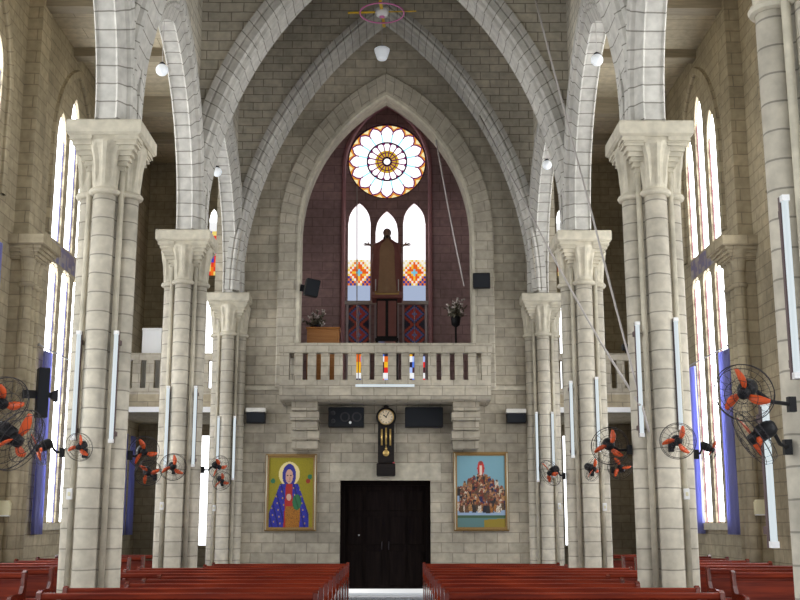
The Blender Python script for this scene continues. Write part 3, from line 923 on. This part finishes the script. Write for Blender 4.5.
def fan(mount, head, nrm, label, size=1.0, roll=0.0):
    """mount: point on the column, head: blade centre, nrm: the way it blows"""
    mount, head = Vector(mount), Vector(head)
    t = thing('wall_fan', label, 'fan', mount, 0, 'orange-bladed wall fans')
    Rm = Matrix.Translation(head-mount) @ (-Vector(nrm)).normalized().to_track_quat('Y', 'Z').to_matrix().to_4x4() @ Matrix.Rotation(roll, 4, 'Y') @ Matrix.Scale(size, 4)
    for k, (m, mat) in fan_mesh.items():
        nm = 'blade' if k.startswith('blade') else k
        if k not in fan_built:
            o = m.build(nm, mat, t); fan_built[k] = o
        else:
            o = fan_built[k].copy(); COL.objects.link(o); o.parent = t
        o.matrix_local = Rm
    b = MB(); back = (Rm @ Vector((0, .17, 0)))
    b.tube([(0, 0, 0), back*.5+Vector((0, 0, -.05)), back], .018*size, 8)
    d = back.normalized() if back.length > .01 else Vector((0, -1, 0))
    b.ellipsoid(back, .04, .04, .05, 10, 6)
    b.box((-.03, -.03, -.06), (.03, .03, .06))
    b.build('bracket', M['black'], t)
    return t
def cs(sgn, Y, dx, dy, z): return Vector((sgn*NX+dx, Y+dy, z))
def fanp(u, v, Y, mx, my, sgn, Yc, nrm, label, size=1, roll=0):
    h = P(u, v, Y); fan((sgn*NX+mx, Yc+my, h.z-.05), h, nrm, label, size, roll)
fanp(2, 403, 9.3, .44, .1, -1, 8.9, (.62, -.5, -.45), 'wall fan cut off by the left picture edge, upper of the two there', .95, .3)
fanp(16, 440, 9.1, .42, -.1, -1, 8.9, (.83, -.30, -.50), 'wall fan seen edge-on at the left picture edge below another fan', 1.1, .9)
fanp(38, 448, 14.45, -.44, 0, -1, 14.6, (-.75, -.42, -.38), 'wall fan on the outer side of the left front column, before the bright window', .95, .5)
fanp(79, 447, 13.75, -.02, -.44, -1, 14.6, (-.22, -.9, -.30), 'wall fan on the face of the left front column below the light tubes', .72, 1.1)
fanp(144, 452, 14.75, .44, .05, -1, 14.6, (.5, -.8, -.2), 'larger wall fan bracketed on the passage side of the left front column', .85, .4)
fanp(148, 473, 19.6, -.4, -.1, -1, 20.3, (.3, -.8, -.4), 'smaller wall fan low on the outer side of the left middle column', .95, 0)
fanp(173, 467, 19.45, 0, -.44, -1, 20.3, (.3, -.9, -.2), 'wall fan on the face of the left middle column', .95, .9)
fanp(219, 467, 20.3, .44, 0, -1, 20.3, (.65, -.55, -.3), 'wall fan on the passage side of the left middle column, tilted up', .85, .2)
fanp(222, 481, 25.3, 0, -.44, -1, 26.0, (.5, -.7, -.4), 'small wall fan low on the left end wall column', .9, .6)
fanp(550, 473, 20.25, -.44, 0, 1, 20.3, (-.75, -.45, -.45), 'wall fan on the passage side of the right middle column', 1.0, .4)
fanp(594, 469, 19.5, 0, -.44, 1, 20.3, (.62, -.5, -.3), 'wall fan on the face of the right middle column', .9, .5)
fanp(610, 446, 14.6, -.44, 0, 1, 14.6, (0, -.95, -.28), 'larger wall fan on the passage side of the right front column', 1.0, 1.0)
fanp(620, 467, 20.1, .44, -.1, 1, 20.3, (-.3, -.8, .2), 'smaller wall fan low on the outer side of the right middle column', .9, .3)
fanp(678, 441, 13.75, 0, -.44, 1, 14.6, (-.1, -.95, -.15), 'wall fan on the face of the right front column below the light tubes', .9, 1.2)
fanp(712, 450, 14.5, .44, 0, 1, 14.6, (.72, -.35, -.5), 'wall fan on the outer side of the right front column, before the bright window', .75, .2)
fanp(744, 393, 8.35, -.40, -.2, 1, 8.9, (-.52, -.72, -.42), 'big wall fan at the right edge with orange blades before the window', .92, .75)
fanp(754, 438, 8.5, -.42, -.1, 1, 8.9, (-.84, .10, -.53), 'wall fan seen edge-on below the big fan at the right edge', .92, .5)

# ------------------------------------------------------------------ ceiling fan and lamps
c = P(382, 12, 23.2)
t = thing('ceiling_fan', 'yellow four-bladed ceiling fan with a pink ring high under the vault', 'ceiling fan', c)
m = MB(); m.lathe([(.03, -.12), (.12, -.10), (.155, -.03), (.155, .05), (.10, .10), (.03, .12)], (0, 0, 0), 20); m.build('motor', M['white'], t)
m = MB(); m.lathe([(.01, -.125), (.06, -.128), (.06, -.11), (.01, -.10)], (0, 0, 0), 16); m.build('motor_badge', M['pinkring'], t)
for k in range(4):
    m = MB(); R = Matrix.Rotation(k*PI/2-.06, 4, 'Z') @ Matrix.Rotation(.16, 4, 'X')
    m.cbox((.12, -.035, -.006), (.78, .035, .006), .003, R); m.build('blade', M['yellow'], t)
m = MB(); m.tube([(.50*math.cos(2*PI*j/48), .50*math.sin(2*PI*j/48), -.03) for j in range(48)], .018, 8, True); m.build('ring', M['pinkring'], t)
m = MB(); ztop = ZR; m.tube([(0, 0, .1), (0, 0, ztop-c.z-.005)], .015, 8); m.build('down_rod', M['white'], t)
c = P(382, 54, 25.2)
t = thing('pendant_lamp', 'white bowl lamp hanging before the end wall, below the ceiling fan', 'lamp', c, 0)
m = MB(); m.lathe([(.02, -.155), (.10, -.15), (.125, -.12), (.185, .07), (.19, .12), (.15, .15), (.05, .155)], (0, 0, 0), 24); m.build('glass_bowl', M['globe'], t)
m = MB(); m.lathe([(.06, .15), (.07, .17), (.05, .21), (.02, .22)], (0, 0, 0), 16); m.build('cap', M['wire'], t)
m = MB(); m.tube([(0, 0, .2), (0, 0, ZS+arch_h(NA, NHW, c.x)-c.z+.03)], .008, 6); m.build('rod', M['cable'], t)
for (u, v, Y, lb) in ((162, 70, 17.45, 'white globe lamp in the front arch of the left arcade'), (217, 172, 23.15, 'white globe lamp in the rear arch of the left arcade, near the end wall'),
                      (597, 60, 17.45, 'white globe lamp in the front arch of the right arcade'), (547, 165, 23.15, 'white globe lamp in the rear arch of the right arcade, near the end wall')):
    c = P(u, v, Y)
    t = thing('globe_lamp', lb, 'lamp', c, 0, 'globe lamps under the arcade arches')
    m = MB(); m.ellipsoid((0, 0, 0), .105, .105, .105, 18, 12); m.build('globe', M['globe'], t)
    m = MB(); m.lathe([(.05, .09), (.05, .12), (.02, .14)], (0, 0, 0), 12); m.build('cap', M['wire'], t)
    m = MB(); m.tube([(0, 0, .12), (0, 0, ZS+3.0-c.z+.03)], .006, 6); m.build('rod', M['cable'], t)

# ------------------------------------------------------------------ speakers
def speaker(u0, v0, u1, v1, Y, dep, label, cones=0, rx=0, rz=0, pale_top=False, name='loudspeaker'):
    a, b = P(u0, v1, Y), P(u1, v0, Y)
    w, h = b.x-a.x, b.z-a.z
    t = thing(name, label, 'speaker', ((a.x+b.x)/2, Y, a.z)); t.rotation_euler = (rx, 0, rz)
    m = MB(); m.cbox((-w/2, 0, 0), (w/2, dep, h), .015); m.build('cabinet', M['black'], t)
    m = MB(); m.cbox((-w/2+.02, -.012, .02), (w/2-.02, .006, h-.02), .004); m.build('grille', M['grille'], t)
    if cones:
        for x in (-.03*w, .30*w):
            m = MB(); m.lathe([(.02, .02), (.14*w*.9, -.008), (.155*w*.9, -.014), (.155*w*.9, .0), (.02, .004)], (0, 0, 0), 20, Matrix.Translation((x, -.012, h/2)) @ Matrix.Rotation(-PI/2, 4, 'X')); m.build('cone', M['cone'], t)
        for z in (.3*h, .7*h):
            m = MB(); m.lathe([(.01, .0), (.05, -.008), (.055, .004)], (0, 0, 0), 14, Matrix.Translation((-.36*w, -.012, z)) @ Matrix.Rotation(-PI/2, 4, 'X')); m.build('tweeter', M['cone'], t)
        m = MB(); m.ellipsoid((.12*w, -.03, .22*h), .03, .012, .035, 10, 6); m.build('badge', M['white'], t)
    if pale_top:
        m = MB(); m.cbox((-w/2-.01, -.01, h), (w/2+.01, dep, h+.10), .012); m.build('top_plate', M['plaster'], t)
    return t
speaker(328, 407, 364, 427, 25.75, .30, 'wide black two-cone loudspeaker left of the wall clock', 1)
speaker(405, 407, 443, 427, 25.75, .30, 'wide plain black loudspeaker right of the wall clock')
speaker(246, 412, 265, 423, 25.85, .22, 'small black wall speaker with pale top, above the icon painting', 0, 0, 0, True)
speaker(507, 413, 526, 423, 25.85, .22, 'small black wall speaker with pale top, above the crowd painting', 0, 0, 0, True)
s = speaker(304, 279, 318, 296, 25.45, .26, 'black tilted speaker on the left jamb of the loft arch', 0, .12, .25, False, 'mounted_loudspeaker'); s.rotation_euler.y = .16
m = MB(); m.tube([(0, .24, .2), (-.15, .52, .2)], .02, 8); m.box((-.22, .48, .12), (-.1, .54, .28)); m.build('bracket', M['black'], s)
s = speaker(473, 273, 490, 288, 25.6, .24, 'black tilted speaker on the right jamb of the loft arch', 0, .10, -.1, False, 'mounted_loudspeaker')
m = MB(); m.tube([(0, .22, .17), (.0, .36, .17)], .02, 8); m.box((-.06, .32, .09), (.06, .36, .25)); m.build('bracket', M['black'], s)
# tall speaker on the left aisle pier
a, b = P(34, 418, 20.0), P(45, 368, 20.0)
t = thing('column_speaker', 'tall slim black speaker on the left aisle wall beside the curtain', 'speaker', (a.x+.12, 20.0, a.z), .5)
m = MB(); m.cbox((-.10, -.10, 0), (.10, .10, b.z-a.z), .015); m.build('cabinet', M['black'], t)
m = MB(); m.cbox((-.085, -.112, .03), (.085, -.098, b.z-a.z-.03), .004); m.build('grille', M['grille'], t)
m = MB(); m.rings([[Vector((x, y*s, .42+z*s)) for y, z in ((-.05, -.06), (.05, -.06), (.05, .06), (-.05, .06))] for x, s in ((.09, .8), (.14, .8), (.26, 1.9), (.27, 1.9))], True, True); m.build('horn', M['black'], t)
m = MB(); m.box((-.34, .02, .35), (-.1, .06, .5)); m.build('bracket', M['black'], t)

# ------------------------------------------------------------------ clock
a, b = P(377, 474, 25.9), P(395, 404, 25.9)
cx, h = (a.x+b.x)/2, b.z-a.z
t = thing('wall_clock', 'tall black pendulum clock with round dial above the door', 'clock', (cx, 25.9, a.z-.05))
m = MB(); m.cbox((-.19, 0, .30), (.19, .19, h-.38), .015); m.cbox((-.22, -.02, 0), (.22, .19, .30), .02)
m.lathe([(.20, -.03), (.235, -.02), (.235, .19)], (0, 0, 0), 28, Matrix.Translation((0, 0, h-.26)) @ Matrix.Rotation(-PI/2, 4, 'X'))
m.lathe([(.05, 0), (.07, .03), (.02, .07), (.01, .10)], (0, .08, h-.03), 12); m.build('case', M['clockwood'], t)
zd = h-.26
m = MB(); m.lathe([(.165, -.045), (.165, -.03), (.185, -.032), (.185, -.05), (.17, -.055)], (0, 0, 0), 32, Matrix.Translation((0, 0, zd)) @ Matrix.Rotation(-PI/2, 4, 'X'), caps=False); m.build('bezel', M['gold'], t)
m = MB(); m.lathe([(.165, -.036), (.165, -.02)], (0, 0, 0), 32, Matrix.Translation((0, 0, zd)) @ Matrix.Rotation(-PI/2, 4, 'X')); dial = m.build('dial', M['dial'], t)
m = MB()
for k in range(12):
    R = Matrix.Translation((0, 0, zd)) @ Matrix.Rotation(k*PI/6, 4, 'Y'); m.box((-.006, -.040, .12), (.006, -.036, .152), R)
m.build('hour_marks', M['black'], dial)
for ang, L, w in ((-.95, .085, .010), (.5, .125, .007)):
    m = MB(); R = Matrix.Translation((0, 0, zd)) @ Matrix.Rotation(ang, 4, 'Y'); m.box((-w, -.046, -.02), (w, -.041, L), R); m.build('hand', M['black'], dial)
for x in (-.10, 0, .10):
    m = MB(); m.tube([(x, -.022, h-.92+(.0 if x else .02)), (x, -.022, h-.54+(0.0 if x else .03))], .022, 10); m.build('chime_rod', M['gold'], t)
m = MB(); m.tube([(0, -.02, h-.90), (0, -.02, h-1.05)], .008, 6); m.ellipsoid((0, -.02, h-1.10), .075, .02, .075, 16, 8); m.ellipsoid((0, -.02, h-1.00), .03, .015, .03, 10, 6); m.build('pendulum', M['gold'], t)
m = MB(); m.ellipsoid((.18, -.01, .31), .025, .02, .02, 8, 6); m.build('red_ornament', plain('red_ornament', (.5, .03, .05, 1), .4), t)

# ------------------------------------------------------------------ paintings
def painting(u0, v0, u1, v1, label, func, nx, ny):
    Y = YB-.07
    a, b = P(u0, v1, Y), P(u1, v0, Y)
    w, h = b.x-a.x, b.z-a.z
    t = thing('painting', label, 'painting', ((a.x+b.x)/2, Y, a.z))
    fw = .085
    m = MB()
    # mitred moulding
    def ring(dx, y): return [Vector((-w/2+dx, y, dx)), Vector((w/2-dx, y, dx)), Vector((w/2-dx, y, h-dx)), Vector((-w/2+dx, y, h-dx))]
    m.rings([ring(0, .065), ring(0, .01), ring(.02, -.012), ring(.045, -.018), ring(.065, -.002), ring(fw, .0), ring(fw, .03)], True, False); 
    fr = m.build('frame', M['goldframe'], t)
    m = MB()
    for x in (-w/2+.03, w/2-.03): m.tube([(x, -.016, .03), (x, -.016, h-.03)], .014, 8)
    m.build('silver_bead', plain('silver_bead', (.70, .66, .52, 1), .35, .3), fr)
    m = MB(); panel(m, lambda s, z, d: Vector((s, d, z)), -w/2+fw-.01, w/2-fw+.01, fw-.01, h-fw+.01, .02, nx, ny, func); m.build('canvas', M['paint'], t)
    return t
rnd = random.Random(5)
def icon(u, v):
    n = rnd.random()
    c = rgb(150, 138, 22)
    if rnd.random() < .15: c = rgb(138, 124, 18)
    x = u-.46
    if math.hypot(x*1.0, (v-.76)*1.35) < .235: c = rgb(232, 214, 150)
    if math.hypot(x*1.25, (v-.74)*1.15) < .19: c = rgb(40, 42, 140)
    if math.hypot(x*1.5, (v-.725)*1.2) < .125: c = rgb(205, 160, 140)
    if v < .62:
        hw = .20+.24*min(1, (.62-v)/.42)
        if abs(x) < hw:
            c = rgb(35, 40, 150) if rnd.random() < .8 else rgb(60, 60, 165)
            if (int(u*84)//2*5+int(v*126)//3*7) % 23 == 0: c = rgb(180, 150, 60)
            if abs(math.sin(x*22+v*9)) > .93: c = rgb(25, 28, 110)
            if abs(x) < .07*(1.0+(.62-v)): c = rgb(170, 40, 35)
        if v < .30 and abs(u-.55) < .17-.1*abs(v-.2): c = rgb(170, 110, 30) if rnd.random() < .7 else rgb(130, 80, 25)
        if math.hypot((u-.64), (v-.36)*.9) < .10: c = rgb(45, 110, 70) if math.sin(u*60+v*30) > -.5 else rgb(30, 85, 55)
        if math.hypot(x*1.6, (v-.43)*1.7) < .085: c = rgb(215, 175, 155)
    if abs(u-.46-.02) < .012 and .665 < v < .715: c = rgb(180, 130, 110)
    if abs(v-.735) < .008 and .018 < abs(u-.46) < .05: c = rgb(60, 35, 35)
    if abs(v-.655) < .006 and abs(u-.46) < .022: c = rgb(170, 70, 70)
    for cx_, cy_, cc in ((.1, .66, (40, 110, 80)), (.88, .66, (150, 50, 30)), (.92, .72, (40, 110, 80))):
        if math.hypot(u-cx_, (v-cy_)*1.4) < .05: c = rgb(*cc)
    return c
painting(264, 454, 317, 531, 'gilt-framed painting of a blue-robed haloed figure on olive gold, left of the door', icon, 84, 126)
heads = []
r5 = random.Random(9)
for k in range(210):
    while True:
        x, y = r5.uniform(.03, .97), r5.uniform(.30, .73)
        if y < .73-.55*abs(x-.5)**1.7 and y > .27+.08*abs(x-.5): break
    heads.append((y, x, r5.choice([(30, 30, 45), (45, 45, 90), (175, 130, 80), (200, 185, 160), (120, 55, 35), (95, 72, 50), (160, 105, 50), (50, 45, 45), (215, 200, 180), (110, 80, 60)]), r5.choice([(180, 130, 95), (95, 65, 50), (150, 100, 70), (130, 60, 45)])))
heads.sort(key=lambda q: -q[0])
def crowd(u, v):
    c = rgb(125, 170, 185) if v > .5 else rgb(150, 175, 205)
    if v < .15: c = rgb(150, 130, 45) if (u > .55 and v < .13-.05*(1-u)) else rgb(95, 130, 130)
    if abs(v-.155) < .018: c = rgb(70, 100, 70)
    if math.hypot((u-.5)*1.3, (v-.82)*.95) < .095 and v < .92: c = rgb(200, 50, 40)
    if abs(u-.5) < .03 and .70 < v < .86: c = rgb(235, 215, 195)
    if math.hypot(u-.5, (v-.90)*1.4) < .03: c = rgb(150, 60, 50)
    for y, x, cc, hc in heads:
        if abs(u-x) < .030*(1+.5*(y-v)/.1) and y-.10 < v < y: c = rgb(*[q*(.8+.4*((int(u*50)*7+int(v*74)*3) % 5)/5) for q in cc])
        if math.hypot(u-x, (v-y-.010)*1.4) < .021: c = rgb(*hc)
    return c
painting(454, 452, 508, 531, 'gilt-framed painting of a crowd below a red-robed figure in pale sky, right of the door', crowd, 76, 112)

# ------------------------------------------------------------------ statue on its pedestal
ys_ = 30.2
top = P(387, 228, ys_); foot = P(387, 297, ys_)
H = top.z-foot.z
t = thing('statue', 'brown robed statue with outstretched arms before the loft window', 'statue', (foot.x, ys_, foot.z)); t.scale = (1.12, 1, 1)
s = H/1.9
m = MB(); rs = []
for z, rx, ry in ((.06, .25, .20), (.10, .27, .22), (.45, .24, .19), (.85, .22, .165), (1.05, .215, .16), (1.30, .235, .16), (1.44, .225, .145), (1.52, .15, .10), (1.58, .075, .075)):
    n = 28
    rs.append([Vector((s*(rx*(1+.05*math.sin(j*2*PI/n*7)*(1 if z < 1.1 else .3)))*math.cos(2*PI*j/n), s*ry*(1+.05*math.sin(j*2*PI/n*7)*(1 if z < 1.1 else .3))*math.sin(2*PI*j/n), s*z)) for j in range(n)])
m.rings(rs, True, True, True); m.build('robe', M['robe'], t)
m = MB()
for sx in (-1, 1):
    # mantle falls from the shoulders and hangs as wide sleeves
    rs = []
    for z, x0, w, y in ((.16, .25, .10, .02), (.5, .25, .12, .02), (.9, .235, .13, .03), (1.25, .215, .12, .03), (1.45, .17, .10, .02), (1.56, .08, .06, .03)):
        rs.append([Vector((s*sx*(x0+w*math.cos(2*PI*j/12)), s*(y+.15*math.sin(2*PI*j/12)), s*z)) for j in range(12)])
    m.rings(rs, True, True, True)
    rs = []
    for x, zt, zl in ((.17, 1.52, 1.18), (.24, 1.49, 1.06), (.30, 1.46, 1.08), (.335, 1.44, 1.18)):
        zc_, hz = (zt+zl)/2, (zt-zl)/2
        rs.append([Vector((s*sx*x, s*(-.02-.15*(x-.18)+.07*math.cos(2*PI*j/12)), s*(zc_+hz*math.sin(2*PI*j/12)))) for j in range(12)])
    m.rings(rs, True, True, True)
m.build('mantle', M['mantle'], t)
m = MB(); m.ellipsoid((0, -.01*s, 1.74*s), .085*s, .10*s, .125*s, 16, 10)
m.ellipsoid((0, -.115*s, 1.73*s), .016*s, .022*s, .032*s, 8, 6)
for sx in (-1, 1): m.ellipsoid((sx*.033*s, -.092*s, 1.765*s), .016*s, .012*s, .009*s, 8, 6)
m.ellipsoid((0, -.098*s, 1.68*s), .028*s, .012*s, .008*s, 8, 6)
m.lathe([(.05*s, 1.52*s), (.046*s, 1.66*s)], (0, 0, 0), 12); hd = m.build('head', M['skin'], t)
m = MB(); m.ellipsoid((0, .025*s, 1.77*s), .10*s, .105*s, .125*s, 16, 10); m.ellipsoid((0, .06*s, 1.60*s), .10*s, .06*s, .16*s, 14, 8); m.ellipsoid((0, -.085*s, 1.645*s), .05*s, .03*s, .045*s, 10, 6); m.build('hair', M['hair'], hd)
for sx in (-1, 1):
    m = MB()
    m.tube([(s*sx*.29, -.06*s, 1.36*s), (s*sx*.37, -.09*s, 1.38*s), (s*sx*.415, -.11*s, 1.40*s)], [.036*s, .03*s, .026*s], 10)
    m.ellipsoid((s*sx*.45, -.115*s, 1.41*s), .05*s, .02*s, .038*s, 12, 8)
    for q, L in ((-.026, .075), (-.009, .09), (.009, .085), (.024, .065)):
        x0 = .485
        m.tube([(s*sx*x0, -.118*s, s*(1.41+q)), (s*sx*(x0+L*.55), -.125*s, s*(1.414+q*1.3)), (s*sx*(x0+L), -.137*s, s*(1.414+q*1.5))], [.010*s, .009*s, .006*s], 6)
    m.tube([(s*sx*.435, -.12*s, 1.44*s), (s*sx*.455, -.135*s, 1.47*s), (s*sx*.475, -.145*s, 1.49*s)], [.011*s, .010*s, .007*s], 6)
    m.build('hand', M['skin'], t)
m = MB(); m.cbox((-.27*s, -.25*s, 0), (.27*s, .25*s, .06*s), .01); m.build('plinth', M['gold'], t)
zp = foot.z
t = thing('pedestal', 'dark carved wooden pedestal carrying the statue', 'pedestal', (foot.x, ys_, 4.72))
hh = zp-4.72
zb_ = P(387, 343, ys_).z-4.72
m = MB(); m.cbox((-.32, -.28, zb_), (.32, .28, zb_+.1), .015); m.cbox((-.29, -.25, zb_+.1), (.29, .25, hh-.1), .01); m.build('body', M['clockwood'], t)
for lx in (-.27, .27):
    for ly in (-.23, .23):
        m = MB(); m.cbox((lx-.035, ly-.035, 0), (lx+.035, ly+.035, zb_+.02), .008); m.build('leg', M['clockwood'], t)
m = MB(); m.cbox((-.42, -.36, hh-.1), (.42, .36, hh), .02); m.build('top', M['mantle'], t)
m = MB()
for sx in (-1, 1): m.cbox((sx*.15-.11, -.265, zb_+.15), (sx*.15+.11, -.245, hh-.16), .008)
m.build('carved_panel', M['mantle'], t)
for sx in (-1, 1):
    p = P(387+sx*11.5, 298, 29.85)
    t = thing('candlestick', 'slim white candle standing %s of the statue' % ('left' if sx < 0 else 'right'), 'candle', (p.x, 29.95, zp), 0, 'white candles beside the statue')
    m = MB(); m.lathe([(.05, 0), (.045, .015), (.015, .03), (.015, .09), (.035, .10), (.03, .11)], (0, 0, 0), 12); m.build('holder', M['gold'], t)
    m = MB(); m.lathe([(.016, .11), (.016, .45), (.004, .46)], (0, 0, 0), 10); m.build('candle', M['white'], t)

# organ cabinet on the loft
a, b = P(307, 345, 25.9), P(339, 327, 25.9)
t = thing('organ', 'orange-brown wooden organ cabinet behind the balcony rail', 'organ', ((a.x+b.x)/2*1.04, 27.05, 4.75))
w = (b.x-a.x)/2*1.04; hz = P(323, 327, 26.8).z-4.75
m = MB(); m.cbox((-w, -.25, 0), (w, .25, hz-.05), .012); m.build('body', M['organwood'], t)
m = MB(); m.cbox((-w-.03, -.28, hz-.05), (w+.03, .28, hz), .015); m.build('lid', M['organwood'], t)
m = MB(); m.cbox((-w+.06, -.265, .1), (w-.06, -.245, hz-.15), .008); m.build('front_panel', M['organwood'], t)

# flower stands in the loft corners
def bouquet(x, y, z0, z1, r, label, seed):
    rr = random.Random(seed)
    t = thing('flower_stand', label, 'flowers', (x, y, z0))
    m = MB(); m.lathe([(.16, 0), (.15, .03), (.03, .06), (.025, z1-z0-.55), (.10, z1-z0-.50), (.13, z1-z0-.30), (.11, z1-z0-.28)], (0, 0, 0), 14); m.build('stand', M['black'], t)
    base = z1-z0-.3; lf = MB(); pt = MB()
    for k in range(46):
        a = rr.uniform(0, 2*PI); e = rr.uniform(.2, 1.45); L = rr.uniform(.3, 1)*r
        d = Vector((math.cos(a)*math.cos(e), math.sin(a)*math.cos(e), math.sin(e)))
        p = Vector((0, 0, base))+d*L*1.2
        lf.tube([Vector((0, 0, base)), Vector((0, 0, base))+d*L*.6+Vector((0, 0, .03)), p], .006, 5)
        for q in range(3):
            c = Vector((0, 0, base))+d*L*(.5+.25*q); ra = Matrix.Translation(c) @ Euler((rr.uniform(0, 3), rr.uniform(0, 3), rr.uniform(0, 3))).to_matrix().to_4x4()
            lf.ellipsoid((0, 0, 0), .07, .025, .005, 8, 4, ra)
        if k % 2: 
            for q in range(4):
                pt.ellipsoid(p+Vector((rr.uniform(-.04, .04), rr.uniform(-.04, .04), rr.uniform(-.04, .04))), .028, .028, .022, 7, 5)
    lf.build('foliage', M['leaf'], t); pt.build('blossom', M['petal'], t)
p = P(459, 300, 27.2); bouquet(min(p.x, 1.75), 27.2, 4.73, P(459, 300, 27.2).z-.15, .42, 'pale dried flower arrangement on a stand at the right of the loft', 3)
p = P(316, 300, 27.6); bouquet(p.x, 27.75, 4.73, P(316, 310, 27.6).z-.1, .38, 'dark dried flower arrangement behind the organ cabinet', 4)

# white box on the left gallery
a, b = P(143, 354, 26.7), P(163, 329, 26.7)
t = thing('storage_box', 'white box standing on the left gallery behind its parapet', 'box', ((a.x+b.x)/2, 26.8, P(150, 388, 26.2).z-.15))
w = (b.x-a.x)/2; hz = b.z-t.location.z
m = MB(); m.cbox((-w, -.25, 0), (w, .25, hz-.04), .01); m.build('body', M['white'], t)
m = MB(); m.cbox((-w-.012, -.262, hz-.06), (w+.012, .262, hz), .01); m.build('lid', M['white'], t)
# dark post lamp on the right gallery
p = P(623, 347, 26.6)
t = thing('floodlight', 'small black floodlight on the right gallery parapet', 'light', (p.x, 26.3, P(150, 353, 26.2).z))
m = MB(); m.tube([(0, 0, 0), (0, 0, .1)], .015, 8); m.box((-.05, -.05, 0), (.05, .05, .015)); m.build('stem', M['black'], t)
m = MB(); m.cbox((-.09, -.06, .09), (.09, .06, .24), .02); m.build('lamp_head', M['black'], t)

# switches, wall boxes
sw0 = None
for (u, v, sgn, Yc, Y, lb) in ((69, 494, -1, 14.6, 14.25, 'small white switch on the outer flank of the left front column'), (161.5, 506, -1, 20.3, 19.95, 'small white switch on the outer flank of the left middle column'),
                         (687, 494, 1, 14.6, 14.25, 'small white switch on the outer flank of the right front column'), (605, 507, 1, 20.3, 19.95, 'small white switch on the outer flank of the right middle column'),
                         (214, 508, -1, 26, 25.65, 'small white switch on the left end wall column'), (559.5, 506, 1, 26, 25.65, 'small white switch on the right end wall column')):
    p = P(u, v, Y)
    if sw0 is None:
        sw0 = thing('light_switch', lb, 'switch', p, 0, 'small white switches on the columns')
        m = MB(); m.cbox((-.035, 0, -.07), (.035, .05, .07), .006); m.build('plate', M['white'], sw0)
        m = MB(); m.cbox((-.015, -.012, -.025), (.015, .004, .025), .004); m.build('rocker', M['cream'], sw0)
    else: dup(sw0, p, None, lb)
for (u, v, lb) in ((4, 508, 'cream wall box on the left aisle pier at the picture edge'), (765, 507, 'cream wall box on the right aisle pier beside the cut-off column')):
    sgn = -1 if u < 400 else 1
    Y = 20.3-.34 if sgn < 0 else 20.3-.34
    p = P(u, v, Y)
    p.x = max(-6.75, min(6.75, p.x))
    t = thing('wall_box', lb, 'box', p, 0, 'cream wall boxes on the aisle piers')
    m = MB(); m.rings([[Vector((sx*w, y, z)) for sx, y in ((-1, -.09), (1, -.09), (1, .06), (-1, .06))] for w, z in ((.13, -.13), (.13, .08), (.10, .13))], True, True); m.build('cover', M['cream'], t)
    m = MB(); m.cbox((-.12, -.10, -.15), (.12, .06, -.125), .005); m.build('lower_lip', M['white'], t)

# ------------------------------------------------------------------ loose cables
def cable(pts, r, label):
    m = MB(); P_ = [Vector(p) for p in pts]; out = []
    for k in range(len(P_)-1):
        for q in range(6):
            f = q/6; out.append(P_[k].lerp(P_[k+1], f))
    out.append(P_[-1])
    for k in range(len(out)): 
        f = k/(len(out)-1); out[k] = out[k]+Vector((0, 0, -.12*math.sin(PI*f)))
    m.tube(out, r, 6); tag(m.build('cable', M['cable']), label, 'cable', 'loose pale cables')
cable([P(535, -2, 17.5), P(590, 200, 15.2), P(649, 432, 14.1)], .016, 'long pale cable from the vault down to the right front column fan')
cable([P(480, 116, 25.2), P(548, 242, 19.6), P(600, 335, 17.2), P(640, 405, 14.2)], .018, 'long pale cable from the end wall arch past the right middle column')
cable([P(436, 140, 26.0), P(464, 286, 25.8)], .018, 'pale cord hanging across the right side of the loft arch')
cable([P(357, 186, 29.6), P(357, 345, 29.6)], .016, 'pale upright cord hanging before the left loft lancet')

# ------------------------------------------------------------------ light
w = bpy.data.worlds.new('world'); scene.world = w; w.use_nodes = True
bg = w.node_tree.nodes['Background']; bg.inputs[0].default_value = (.86, .93, 1, 1); bg.inputs[1].default_value = .9

sl = bpy.data.lights.new('sun', 'SUN'); sl.energy = 7; sl.angle = .01; sl.color = (1, .96, .9)
so = bpy.data.objects.new('sun', sl); COL.objects.link(so); so.location = (0, 60, 30)
so.rotation_euler = Vector((.1, -1, -.42)).to_track_quat('-Z', 'Y').to_euler()
vs = scene.view_settings
vs.view_transform = 'Standard'; vs.look = 'None'; vs.exposure = -0.5; vs.gamma = 1.0; vs.use_curve_mapping = False
